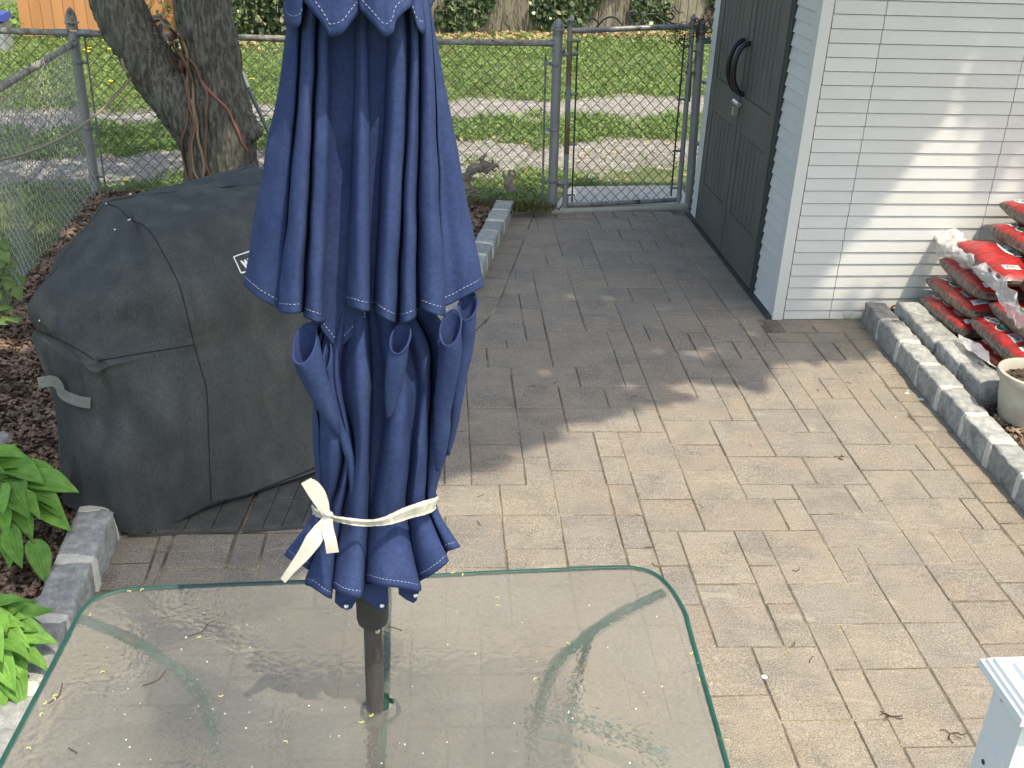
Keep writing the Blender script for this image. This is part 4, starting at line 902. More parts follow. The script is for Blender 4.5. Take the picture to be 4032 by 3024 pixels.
m_=MB(); tips=[]
for q in (left[-1],right[-1],left[-2],right[-2],left[-3]):
    for k in range(4):
        a=random.uniform(0,6.28); pp=sky_limb(m_,q,(math.cos(a),math.sin(a)*0.8+0.25,0.5),2.2,0.045); tips+=pp[3:]
put(m_,'branch',M['bark'],tt)
P=[];
for t_ in tips:
    for k in range(26): P.append((t_.x+random.gauss(0,0.38),t_.y+random.gauss(0.15,0.38),t_.z+random.gauss(0.1,0.28)))
P=np.array(P); P=P[P[:,2]>3.2]
P=P[P[:,1]>6.4]
o=leaf_cloud(P,np.tile(np.array([0,0,1.0]),(len(P),1)),(0.09,0.17),'crown',M['leaf'],jit=0.6); o.parent=tt; o.matrix_parent_inverse=Matrix.Translation(-tt.location); o['kind']='stuff'
# cords looped through the fork and hanging down the trunk
def on_trunk(px,py,off=0.012,y=6.4):
    r=ray(px,py).normalized(); h=TRUNK.ray_cast(Vector((0,0,CAMZ)),r)
    if h[0] is not None: return h[0]+h[1]*off
    return D(px,py,y)
def C4(x,y): return 400+x/2.2125,y/2.2125
def cordpath(pts,m,name,parent,r=0.0088,offs=None):
    W=[]
    for i,(x,y) in enumerate(pts):
        px,py=C4(x,y); W.append(on_trunk(px,py,0.012+(offs or 0)))
    mb=MB()
    # even out depth jumps
    for _ in range(2):
        for i in range(1,len(W)-1):
            if abs(W[i].y-(W[i-1].y+W[i+1].y)/2)>0.10:
                yy=(W[i-1].y+W[i+1].y)/2; px,py=C4(*pts[i]); W[i]=D(px,py,yy)
    mb.tube(cr(W,6),r,8); return put(mb,name,m,parent)
ct=thing('hanging_cord',on_trunk(*C4(620,300)),'brown cords looped through the tree fork and hanging down the trunk','cord')
cordpath([(445,150),(490,140),(560,180),(600,250),(600,330),(640,420),(690,500),(710,580),(735,760),(752,900),(745,1090),(712,1220),(718,1370),(745,1480),(755,1580)],M['cord_brown'],'strand',ct)
cordpath([(450,180),(520,190),(590,260),(660,300),(720,350),(750,460),(765,600),(765,760),(790,940),(808,1100),(800,1250),(800,1400),(825,1500),(845,1560)],M['cord_tan'],'strand',ct,offs=0.006)
cordpath([(600,370),(680,470),(750,580),(790,700),(812,850),(828,1000),(850,1180),(890,1320),(930,1450),(945,1540)],M['cord_brown'],'strand',ct,offs=0.004)
cordpath([(640,400),(720,540),(778,660),(800,790),(815,920),(822,1060),(838,1200),(880,1330),(905,1450),(905,1550)],M['cord_tan'],'strand',ct,offs=0.010)
cordpath([(690,460),(760,500),(830,590),(880,700),(915,830),(930,980),(935,1110),(920,1260),(905,1400),(895,1540)],M['cord_brown'],'strand',ct,offs=0.006)
cordpath([(880,700),(930,780),(1000,860),(1090,960),(1150,1060),(1190,1140),(1230,1240),(1262,1310)],M['cord_red'],'strand',ct)
cordpath([(590,380),(600,480),(640,580),(680,628),(702,600),(700,500),(660,420)],M['cord_brown'],'strand',ct,offs=0.01)
cordpath([(700,520),(742,640),(758,780),(772,930),(790,1080),(782,1230),(790,1380),(812,1560)],M['cord_brown'],'strand',ct,offs=0.012)
cordpath([(720,470),(770,620),(790,740),(812,900),(842,1100),(868,1240),(892,1360),(915,1540)],M['black'],'strand',ct,offs=0.002)
for k in range(5):
    cordpath([(460+k*12,190-k*14),(530+k*8,160+k*10),(590+k*6,220+k*12),(600+k*12,300),(570+k*10,350),(530,300),(490,240)],[M['cord_brown'],M['black'],M['cord_tan'],M['cord_brown'],M['black']][k],'strand',ct,offs=0.008*k)
m_=MB(); c_=on_trunk(*C4(655,390),0.04); m_.box(c_,(0.018,0.018,0.03)); put(m_,'connector',M['black'],ct); m_=MB(); m_.box(on_trunk(*C4(570,345),0.02),(0.016,0.012,0.02)); put(m_,'connector',M['strap'],ct)
# clothes line from the tree to the left
m_=MB(); r0=D(520,302,6.75); r1=D(-60,640,4.6); pts=[r0.lerp(r1,t)+Vector((0,0,-0.10*4*t*(1-t))) for t in [i/16 for i in range(17)]]
e_=[D(480,232,6.72),D(485,262,6.68),D(500,285,6.68)]
m_.tube(e_+pts,0.0075,8); put(m_,'rope',M['rope'],label='jute rope stretched from the left trunk toward the side fence',cat='rope')
# grey rod with white tip leaning behind the tree
r0=D(948,280,7.2); r1=D(975,343,7.2); r2=D(1175,770,7.05); r2b=r2+(r2-r1).normalized()*0.0
rt=thing('garden_rod',r2b,'grey rod with a white tip leaning by the tree','rod')
m_=MB(); m_.tube([r1,r2b],0.0135,10); put(m_,'shaft',M['rod'],rt); m_=MB(); m_.tube([r0,r1],0.0165,12); put(m_,'tip',M['white'],rt)
# driftwood root by the fence
m_=MB(); 
def R7(px,py,y=7.25): return D(px,py,y)
def root(pts,r0,r1,sub_=4):
    P=cr([R7(*p) for p in pts],sub_); n=len(P); P=[p+Vector((noise.noise(p*31),noise.noise(p*29+Vector((3,1,2))),noise.noise(p*33)))*0.014 for p in P]
    m_.tube(P,[(r0+(r1-r0)*i/(n-1))*(1+0.45*noise.noise(Vector((i*0.7,r0*100,pts[0][0]*0.01)))) for i in range(n)],9)
root([(1842,765),(1834,728),(1838,690),(1858,668),(1888,664),(1905,655),(1915,640)],.042,.026)
root([(1895,662),(1912,668),(1932,660),(1950,652),(1966,656)],.030,.008); root([(1905,650),(1898,632),(1903,618),(1918,606)],.024,.005); root([(1920,645),(1938,640),(1942,625)],.020,.005); root([(1930,658),(1944,672),(1958,675)],.016,.004)
root([(1838,740),(1858,742),(1872,756),(1890,762)],.030,.010); root([(1846,700),(1862,708),(1878,700)],.018,.006); root([(1850,672),(1862,652),(1880,645),(1890,650)],.020,.008)
put(m_,'driftwood',M['root'],label='gnarled grey driftwood root standing by the back fence',cat='root')
m_=MB(); root([(2012,745,7.3),(2006,715,7.3),(2014,690,7.3)],.038,.018); root([(2008,712,7.3),(1990,695,7.3),(1982,676,7.3)],.020,.005); root([(2012,700,7.3),(2024,684,7.3),(2022,668,7.3)],.018,.004); root([(2008,700,7.3),(2004,680,7.3),(2010,664,7.3)],.015,.004)
put(m_,'tree_stump',M['root'],label='small brown stump between the driftwood and the gate post',cat='stump')
# moss and low growth by the fence foot
pts=[]
for i in range(1500):
    t=random.random(); p=Vector((-0.75,7.42)).lerp(Vector((0.2,7.5)),t); pts.append((p.x+random.gauss(0,.05),p.y+random.gauss(0,.06),0.06))
blades('moss',np.array(pts),(0.02,0.06),(0.01,0.02),M['moss'],'brown moss at the foot of the gate post',lean=0.8)
# ------------------------------------------------------------------ grill under its cover
U=Vector((0.70,0.714,0)).normalized(); Vv=Vector((U.y,-U.x,0))
def g(px,py,z): return G(px,py,z)
def loop(keys):   # 8 keys -> list
    return keys
T0=g(420,785,1.13); T1=g(482,822,1.125); T2=g(560,856,1.11); T6=g(1004,651,1.13)
dirT=(T6-T0); LT=dirT.length; dirT.normalize()
F4=T2+dirT*LT*1.0; 
rings=[]
P0=g(145,1303,.72); P1=g(374,1429,.72); P2=g(765,1357,.72)
def right_keys(k2,z,half,depth,tab=0.36):
    """front mid, front right, table right front, right back, back mid"""
    a=k2+U*half; b=k2+U*(half*2)
    return a,b
def mkring(K0,K1,K2,z,fl,tab,depth,dz=0.0):
    K3=K2+dirT*(fl*0.5); K4=K2+dirT*fl; K5=K4+dirT*tab; nb=Vector((-dirT.y,dirT.x,0)); K6=K5+nb*depth; K7=K4+nb*depth*1.02; K8=K0+dirT*(0.42 if z<0.9 else 0.1)+nb*0.03
    out=[K0,K1,K2,K3,K4,K5,K6,K7,K8]
    return [Vector((p.x,p.y,z if i not in(0,1,2) else p.z)) for i,p in enumerate(out)]
dirF=(g(1250,1850,.05)-g(830,1990,.06)); dirF.z=0; 
R_=[]
R_.append(mkring(g(252,1985,.13),g(470,2095,.05),g(830,1990,.06),.05,0.80,0.22,0.50))
R_[-1][3]=g(1075,1915,.055); R_[-1][4]=g(1330,1815,.07)
R_[-1].insert(2,g(640,2085,.02)); 
def add(r,mid): r.insert(2,mid); R_.append(r)
add(mkring(g(232,1720,.33),g(400,1850,.33),g(822,1760,.33),.33,0.78,0.26,0.50),g(600,1852,.31))
add(mkring(g(205,1545,.50),g(372,1640,.50),g(815,1590,.50),.52,0.76,0.30,0.50),g(590,1660,.50))
add(mkring(g(128,1335,.68),g(350,1462,.69),g(785,1415,.66),.66,0.76,0.33,0.50),g(590,1440,.68))
add(mkring(P0,P1,P2,.72,0.76,0.34,0.50),g(570,1392,.725))
add(mkring(g(112,1205,.82),g(345,1300,.80),g(742,1262,.82),.82,0.76,0.30,0.50),g(560,1285,.80))
add(mkring(g(215,1058,.93),g(400,1165,.91),g(705,1115,.95),.95,0.75,0.16,0.48),g(560,1150,.93))
add(mkring(g(330,905,1.04),g(455,990,1.02),g(640,975,1.05),1.05,0.74,0.06,0.46),g(560,1000,1.035))
add(mkring(g(400,808,1.115),g(478,850,1.11),g(590,905,1.095),1.10,0.73,0.02,0.42),g(535,870,1.10))
r=mkring(T0,T1,T2,1.12,LT,0.0,0.30); r.insert(2,(T1+T2)/2+Vector((0,0,0.004)))
r[4]=T2+dirT*LT*0.5+Vector((0,0,0.0)); r[5]=T2+dirT*LT*0.97; r[6]=T2+dirT*LT; r[7]=T6.copy(); r[8]=T6-dirT*0.05; r[9]=T0+dirT*0.3
for q in (4,5,6): r[q].z=1.115
R_.append(r)
for r_ in R_:
    r_.insert(1,r_[0].lerp(r_[1],0.16)); r_.append(r_[0].lerp(r_[-1],0.12))
    i_=3 if False else 2
Nc=len(R_[0]); SUB=8; rowsG=[cr(r,SUB,closed=True) for r in R_]
# blend the corners: interpolate rows too
cols=list(zip(*rowsG)); cols=[cr(list(c),6) for c in cols]; rowsG=[list(r) for r in zip(*cols)]
cen=sum(rowsG[-1],Vector())/len(rowsG[-1])
for t in (0.25,0.55,0.85): rowsG.append([p.lerp(Vector((cen.x,cen.y,1.128)),t) for p in rowsG[len(R_)*6-6]])
gm=MB(); gm.grid(rowsG,closed=True); nl=len(rowsG[0]); gm.v.append((cen.x,cen.y,1.129)); ci=len(gm.v)-1; base=(len(rowsG)-1)*nl
gm.f+=[(base+i,base+(i+1)%nl,ci) for i in range(nl)]
gr=thing('covered_grill',g(640,2085,.0),'gas grill under a black fabric cover standing on dark rubber mats','grill')
gme=gm.mesh('cover',M['cover'])
bm=bmesh.new(); bm.from_mesh(gme); bmesh.ops.recalc_face_normals(bm,faces=bm.faces); bmesh.ops.subdivide_edges(bm,edges=bm.edges,cuts=1,use_grid_fill=True)
for _ in range(1): bmesh.ops.smooth_vert(bm,verts=bm.verts,factor=0.18,use_axis_x=True,use_axis_y=True,use_axis_z=True)
bm.normal_update()
# creases radiating from the left shoulder to the side-table corner, sagging folds lower down
def segd(p,a,b):
    ab=b-a; t=max(0,min(1,(p-a).dot(ab)/ab.length_squared)); return (p-(a+ab*t)).length,t
folds=[(g(440,815,1.1),g(240,1330,.72),0.05,0.012),(g(470,830,1.1),g(372,1400,.74),0.035,0.018),(g(520,870,1.09),g(400,1330,.78),0.028,-0.016),(g(560,900,1.09),g(470,1380,.74),0.035,0.010),
 (g(610,935,1.07),g(600,1330,.77),0.05,-0.010),(g(374,1440,.71),g(640,1900,.28),0.07,0.016),(g(372,1450,.70),g(420,2060,.08),0.04,0.014),(g(500,1450,.68),g(760,1800,.36),0.06,-0.012),(g(300,1500,.6),g(330,1960,.16),0.04,-0.012),
 (g(560,1650,.45),g(830,1880,.18),0.035,-0.008),(g(540,1600,.5),g(790,1760,.32),0.03,0.007),(g(690,1060,1.0),g(780,1340,.74),0.04,-0.006),(g(770,1360,.72),g(690,1420,.70),0.02,-0.008),(g(770,1360,.72),g(860,1330,.76),0.02,-0.007),(g(380,1430,.72),g(330,1420,.73),0.02,0.012),(g(320,1420,.72),g(300,1330,.76),0.018,-0.012),
 (g(900,1500,.66),g(1150,1560,.6),0.10,0.006),(g(860,1900,.15),g(1230,1560,.5),0.09,-0.008)]
for v in bm.verts:
    p=v.co; dsp=0
    for a,b_,wd2,am in folds:
        dd,t=segd(p,a,b_)
        if dd<wd2*3: dsp+=am*1.35*math.exp(-(dd/wd2)**2)*(math.sin(math.pi*min(1,0.15+t*0.85))**0.6 if 0<t<1 else 0.5)
    low=max(0,min(1,(0.75-p.z)/0.7))
    dsp+=0.010*low*noise.noise(Vector((p.x*7,p.y*7,p.z*2.0)))+0.004*noise.noise(p*9)+0.0032*noise.noise(Vector((p.x*30,p.y*30,p.z*18)))+0.004*abs(noise.noise(Vector((p.x*13,p.y*13,p.z*16+3))))
    v.co=p+v.normal*dsp
bm.normal_update(); bm.to_mesh(gme); bm.free()
for pg in gme.polygons: pg.use_smooth=True
GRILL=BVHTree.FromPolygons([v.co.copy() for v in gme.vertices],[tuple(p.vertices) for p in gme.polygons])
gme.transform(Matrix.Translation(-gr.location)); link('cover',gme,gr)
def on_grill(px,py,off=0.004):
    r=ray(px,py).normalized(); h=GRILL.ray_cast(Vector((0,0,CAMZ)),r)
    if h[0] is None: return None
    n_=h[1] if h[1].dot(r)<0 else -h[1]
    return h[0]+n_*off
def seam(pts,r=0.0019,sub=8,off=0.0012,mm=None,nm='seam'):
    q=cr([(x,y,0) for x,y in pts],sub); W=[on_grill(p.x,p.y,off) for p in q]; W=[p for p in W if p]
    if len(W)>2:
        mb=MB(); mb.tube(W,r,6,cap=False); put(mb,nm,mm or M['seam'],gr)
seam([(425,805),(470,822),(518,869),(560,885),(603,929),(660,1030),(700,1110),(723,1182),(745,1270),(765,1357),(790,1450),(814,1544),(820,1700),(826,1850),(832,1975)])
seam([(385,1420),(440,1412),(520,1398),(640,1378),(765,1357)],r=0.0024)
seam([(150,1303),(220,1330),(300,1372),(368,1415)],r=0.0022)
seam([(255,1990),(330,2040),(460,2090),(540,2106),(640,2080),(720,2052),(832,1982),(950,1955),(1075,1908),(1160,1875),(1240,1842)],r=0.0035,off=0.0)
# faint cover stains are in the fabric; logo plate printed on the front slope
def decal(pts2d,name,mm,parent,off=0.003,thick=None):
    mb=MB(); W=[on_grill(x,y,off) for x,y in pts2d]
    if all(W): mb.add(W,[tuple(range(len(W)))]); return put(mb,name,mm,parent,smooth=False)
# logo frame: left edge direction and top edge direction measured on the fabric
La=on_grill(910,1012,.003); Lb=on_grill(946,1080,.003); Lc=on_grill(1000,982,.003)
vx=(Lc-La).normalized(); nl_=(vx.cross(Lb-La)).normalized(); 
if nl_.dot(La-Vector((0,0,CAMZ)))>0: nl_=-nl_
vy=(La-Lb); vy=(vy-vx*vy.dot(vx)); HH=vy.length; vy=vy.normalized(); WW=HH*2.5
orgL=Lb+nl_*0.004
def LP(x,y,o=0.0): return orgL+vx*(x*HH)+vy*(y*HH)+nl_*o
def snap(p,off=0.0035):
    h=GRILL.find_nearest(p); n_=h[1] if h[1].dot(nl_)>0 else -h[1]
    return h[0]+n_*off
fr=[]; Rr=0.12; wB=2.5
def rrect(x0,y0,x1,y1,r,n=5):
    P=[]
    for cx,cy,a0 in ((x1-r,y1-r,0),(x0+r,y1-r,90),(x0+r,y0+r,180),(x1-r,y0+r,270)):
        for k in range(n+1): a=math.radians(a0+90*k/n); P.append((cx+r*math.cos(a),cy+r*math.sin(a)))
    return P
def densify(P,n=4): return [ (P[i][0]+(P[(i+1)%len(P)][0]-P[i][0])*k/n, P[i][1]+(P[(i+1)%len(P)][1]-P[i][1])*k/n) for i in range(len(P)) for k in range(n)]
o1=densify(rrect(0,0,wB,1,.13),3); i1=densify(rrect(0.065,0.065,wB-.065,.935,.08),3)
mb=MB(); mb.grid([[snap(LP(x,y)) for x,y in o1],[snap(LP(x,y)) for x,y in i1]],closed=True)
put(mb,'logo',M['white_print'],gr,smooth=False,label='white outlined brand logo reading weber')
def text_mesh(s,size,m,bold=0.0,sx=1.0):
    cu=bpy.data.curves.new('t','FONT'); cu.body=s; cu.size=size; cu.align_x='CENTER'; cu.align_y='CENTER'; cu.offset=bold; cu.resolution_u=3
    ob=bpy.data.objects.new('t',cu); COL.objects.link(ob); dg=bpy.context.evaluated_depsgraph_get(); me=bpy.data.meshes.new_from_object(ob.evaluated_get(dg)); bpy.data.objects.remove(ob)
    for v in me.vertices: v.co.x*=sx
    me.materials.clear(); me.materials.append(m); return me
tme_=text_mesh('weber',1.0,M['white_print'],0.035,0.62)
xs=[v.co.x for v in tme_.vertices]; ys=[v.co.y for v in tme_.vertices]; sx_=(wB-0.5)/(max(xs)-min(xs)); sy_=0.66/(max(ys)-min(ys)); x0_=min(xs); y0_=min(ys)
for v in tme_.vertices: v.co=snap(LP(0.26+(v.co.x-x0_)*sx_,0.18+(v.co.y-y0_)*sy_),0.004)
tme_.transform(Matrix.Translation(-gr.location)); link('logo_text',tme_,gr)
# strap sticking out of the side
s_=[on_grill(360,1580,0.010),on_grill(300,1560,0.014),on_grill(250,1530,0.03)]; 
def ribbon(mb,pts,wds,nrm_or=None,thick=0.0):
    n=len(pts); a=[];b=[]
    for i,p in enumerate(pts):
        t=(pts[min(i+1,n-1)]-pts[max(i-1,0)]).normalized(); nn2=Vector(nrm_or[i] if isinstance(nrm_or,list) else nrm_or); s2=t.cross(nn2).normalized()
        a.append(p+s2*wds[i]/2); b.append(p-s2*wds[i]/2)
    mb.grid([a,b]); return mb
sp=[on_grill(362,1582,.012) or g(362,1582,.55),on_grill(318,1572,.014) or g(318,1572,.55),on_grill(270,1548,.02) or g(270,1548,.57),g(232,1520,.585),g(205,1500,.595),g(150,1508,.59)]
m_=MB(); ribbon(m_,cr(sp,5),[0.040]*26,Vector((-0.35,-0.85,0.35)).normalized()); put(m_,'strap',M['strap'],gr)
# grill body inside the cover: cart legs and wheels on the mats
for a_,b_ in ((0.28,0.10),(0.80,0.10),(0.28,0.40),(0.80,0.40)):
    m_=MB(); p=R_[0][3]+dirT*(a_-0.2)+Vector((-dirT.y,dirT.x,0))*b_; m_.box(p+Vector((0,0,0.30-p.z)),(0.05,0.05,0.56),0.8); put(m_,'cart_leg',M['black'],gr,smooth=False)
# rubber mats
def quadmat(P,name,label):
    t=MB(); P=[Vector((p.x,p.y,0)) for p in P]; n=4
    c=[P[0],P[1],P[2],P[3]]; o=thing(name,(c[0].x,c[0].y,0.013),label,'mat','rubber mats under the grill')
    for i in range(n):
        for j in range(3):
            def B(u,v): return (c[0].lerp(c[1],u)).lerp(c[3].lerp(c[2],u),v)
            e=0.006; q=[B(i/n+e/2,j/3+e/2),B((i+1)/n-e/2,j/3+e/2),B((i+1)/n-e/2,(j+1)/3-e/2),B(i/n+e/2,(j+1)/3-e/2)]
            mb=MB(); mb.prism([(p.x,p.y) for p in q],0.013,0.033,inset=0.004,bz=0.004); put(mb,'tile',M['rubber'],o,smooth=False)
    mb=MB(); mb.prism([(p.x,p.y) for p in c],0.0125,0.026,inset=0.002,bz=0.002); put(mb,'backing',M['rubber'],o,smooth=False)
quadmat([g(955,2085,.03),g(1262,2062,.03),g(1262,2062,.03)+Vector((0.03,0.60,0)),g(955,2085,.03)+Vector((0.0,0.60,0))],'rubber_mat','dark rubber mat under the grill, behind the white tie')
quadmat([g(500,2100,.03),g(938,2082,.03),g(938,2082,.03)+Vector((0.0,0.60,0)),g(500,2100,.03)+Vector((-0.02,0.60,0))],'rubber_mat','dark rubber mat mostly hidden under the grill cover, nearer the hostas')
# ------------------------------------------------------------------ patio table
TZ=0.72; HOLE=G(1497,2768,TZ)
bk=[(292,2458),(330,2393),(390,2352),(470,2327),(560,2318),(800,2306),(1200,2290),(1600,2272),(1900,2256),(2200,2243),(2430,2234),(2520,2240),(2590,2268),(2650,2330),(2696,2412)]
half_=[G(x,y,TZ) for x,y in bk]; cT=Vector((-0.262,1.688,TZ))
refl=[Vector((2*cT.x-p.x,2*cT.y-p.y,TZ)) for p in half_]
sideR=[half_[-1].lerp(refl[0],t) for t in (.08,.22,.4,.6,.78,.92)]; sideL=[refl[-1].lerp(half_[0],t) for t in (.08,.22,.4,.6,.78,.92)]
ol=half_+sideR+refl+sideL
# insert straight side midpoints
OUT=cr(ol,6,closed=True)
tb=thing('patio_table',(cT.x,cT.y,0),'rounded glass-topped patio table with a green rim','table')
m_=MB(); m_.tube([p-Vector((0,0,0.002)) for p in OUT+[OUT[0],OUT[1]]],0.0066,10,cap=False); put(m_,'rim',M['green_metal'],tb)
def scl(k,z): return [Vector((cT.x+(p.x-cT.x)*k,cT.y+(p.y-cT.y)*k,z)) for p in OUT]
nO=len(OUT)
def holering(r,z):
    res=[]
    for p in OUT:
        a=math.atan2(p.y-HOLE.y,p.x-HOLE.x); res.append(Vector((HOLE.x+r*math.cos(a),HOLE.y+r*math.sin(a),z)))
    return res
def lerp_ring(a,b,t): return [p.lerp(q,t) for p,q in zip(a,b)]
h0,h1=holering(0.029,TZ+0.003),holering(0.029,TZ-0.003); o0,o1=scl(0.992,TZ+0.003),scl(0.992,TZ-0.003)
m_=MB(); m_.grid([h1,h0]+[lerp_ring(h0,o0,t) for t in (0.25,0.5,0.75)]+[o0,o1]+[lerp_ring(o1,h1,t) for t in (0.25,0.5,0.75)]+[h1],closed=True)
gme_=m_.mesh('glass_top',M['glass'],False)
clear=bpy.data.materials.new('clear_underside'); clear.use_nodes=True; _n=clear.node_tree.nodes; _t=_n.new('ShaderNodeBsdfTransparent'); clear.node_tree.links.new(_t.outputs[0],_n['Material Output'].inputs[0]); gme_.materials.append(clear)
for pg in gme_.polygons:
    if pg.center.z<TZ+0.0029: pg.material_index=1
gme_.update(); gme_.transform(Matrix.Translation(-tb.location)); link('glass_top',gme_,tb)
def leg(pts,r=0.0135):
    m_=MB(); P=cr(pts,6); m_.tube(P,r,10); return put(m_,'leg',M['green_rust'],tb)
LG=[(2612,2340,.70),(2540,2375,.695),(2400,2450,.685),(2270,2550,.67),(2185,2640,.64),(2140,2745,.55),(2112,2880,.42),(2085,3010,.28)]
Lp=[G(*p) for p in LG]; 
legR=Lp+[Lp[-1]+Vector((0.05,0.05,-0.14)),Lp[-1]+Vector((0.13,0.14,-0.27))]; leg(legR)
tax=Vector((math.cos(0.128),math.sin(0.128),0))
def mirx(p):
    d=Vector((p.x-cT.x,p.y-cT.y,0)); d=d-tax*(2*d.dot(tax)); return Vector((cT.x+d.x,cT.y+d.y,p.z))
legQ=[p.copy() for p in legR]; legQ[0]=legQ[0].lerp(legQ[1],0.35)
leg([mirx(p) for p in legQ]); leg([mirx(Vector((2*cT.x-p.x,2*cT.y-p.y,p.z))) for p in legR]); leg([Vector((2*cT.x-p.x,2*cT.y-p.y,p.z)) for p in legR])
m_=MB(); m_.tube(cr([G(2330,2500,.67),G(2300,2600,.60),G(2270,2720,.5),G(2245,2830,.40),G(2240,2960,.25)],4),0.009,8); q=m_.v[:]; put(m_,'brace',M['green_rust'],tb)
m_=MB(); m_.tube(cr([G(2100,2890,.42),G(2180,2900,.41),G(2300,2935,.40),G(2480,3010,.39),G(2620,3080,.38)],4),0.012,8); put(m_,'brace',M['green_rust'],tb)
m_=MB(); m_.tube([G(1530,2290,.695),G(1520,2700,.695),G(1500,3040,.695)],0.009,8); put(m_,'crossbar',M['green_metal'],tb)
m_=MB(); m_.tube([Vector((HOLE.x+0.040*math.cos(a),HOLE.y+0.040*math.sin(a),.695)) for a in [i*math.pi/10 for i in range(22)]],0.005,6); put(m_,'pole_ring',M['green_metal'],tb)
# ------------------------------------------------------------------ umbrella
UY=1.69; PX=G(1478,2790,TZ); PXX,PYY=PX.x,PX.y
def K(px,py,d): return D(px,py,UY-d)
um=thing('patio_umbrella',(PXX,PYY,0),'closed navy blue patio umbrella tied with a cream ribbon','umbrella')
m_=MB(); m_.tube([Vector((PXX,PYY,0.05)),Vector((PXX,PYY,1.06))],0.0192,20); m_.tube([Vector((PXX,PYY,1.0)),Vector((PXX,PYY,2.66))],0.013,16); put(m_,'pole',M['pole'],um)
m_=MB(); m_.lathe([(0.20,0.0),(0.21,0.02),(0.19,0.05),(0.05,0.075),(0.03,0.085),(0.028,0.30),(0.0,0.30)],28,(PXX,PYY,0.016)); put(m_,'base',M['dark_plastic'],um)
m_=MB(); m_.lathe([(0.020,0.955),(0.030,0.957),(0.0325,0.967),(0.033,1.00),(0.033,1.10),(0.030,1.13),(0.02,1.14)],24,(PXX,PYY,0)); put(m_,'hub',M['dark_plastic'],um)
m_=MB(); c_=K(1486,2486,0.0); fy=PYY-0.0195; c_=D(1486,2486,fy); m_.lathe([(0.0,0.003),(0.004,0.0025),(0.0052,0.0),(0.0052,-0.002)][::-1],12,c_,R=Matrix.Rotation(math.radians(90),3,'X')); put(m_,'screw',M['steel'],um)
m_=MB(); m_.lathe([(0.0,0.0),(0.05,0.0),(0.055,0.01),(0.03,0.03),(0.014,0.05),(0.02,0.07),(0.0,0.09)],16,(PXX,PYY,2.66)); put(m_,'finial',M['dark_plastic'],um)
def smooth_sheet(rows,name,nc=7,nr=10,wr=0.0022,stitch=None,seedo=0.0,solid=0.0013,mm='fabric',seamrow=True,closed=True):
    R=[cr(r,nc,closed=closed) for r in rows]; C=[cr(list(c),nr) for c in zip(*R)]; R=[list(r) for r in zip(*C)]
    H=len(R)
    for i,r in enumerate(R):
        for j,p in enumerate(r):
            k=Vector((p.x*26+seedo,p.y*26,p.z*5)); a=noise.noise(k)*wr+noise.noise(Vector((p.x*60,p.y*60+seedo,p.z*22)))*wr*0.5+noise.noise(Vector((p.x*14+p.z*9,p.y*14,p.z*13+seedo)))*wr*0.9+noise.noise(Vector((p.x*110,p.y*110,p.z*70+seedo)))*wr*0.14
            out=Vector((p.x-PXX,p.y-PYY,0)); out=out.normalized() if out.length>1e-4 else Vector((0,-1,0)); r[j]=p+out*a
    mb=MB(); mb.grid(R,closed=closed); me=mb.mesh(name,M[mm]); me.transform(Matrix.Translation(-um.location)); o=link(name,me,um)
    if solid:
        sm=o.modifiers.new('thick','SOLIDIFY'); sm.thickness=solid; sm.offset=0
    if stitch:
        # dashes a little above the last row
        a,b=R[-1],R[-2]; row=[]
        for p,q in zip(a,b):
            d=(q-p); L=d.length; row.append(p+d*(stitch/L) if L>1e-6 else p)
        # follow real surface for larger offsets
        rowz=[]
        for j in range(len(R[-1])):
            need=stitch; p=R[-1][j]
            for i in range(H-2,-1,-1):
                q=R[i][j]; L=(q-p).length
                if L>=need: p=p+(q-p)*(need/L); break
                need-=L; p=q
            rowz.append(p)
        sb=MB(); acc=0; cur=None; n=len(rowz)
        for j in range(n-1):
            p,q=rowz[j],rowz[j+1]; L=(q-p).length
            if L<1e-7: continue
            t=0
            while t<L:
                ph=acc%0.0072; stepL=min(0.0038-ph if ph<0.0038 else 0.0072-ph,L-t)+1e-6
                if ph<0.0038:
                    x0=p+(q-p)*(t/L); x1=p+(q-p)*(min(L,t+stepL)/L); off=Vector((0,-1,0.35)).normalized()*0.0013
                    # outward normal from sheet
                    sb.tube([x0+off,x1+off],0.00055,4,cap=False)
                acc+=stepL; t+=stepL
        put(sb,'stitching',M['thread'],um,smooth=False,kind='stuff')
    return R
def topkeys(keys,z,k,dz=0.0):
    return [Vector((PXX+(p.x-PXX)*k,PYY+(p.y-PYY)*k,z+dz)) for p in keys]
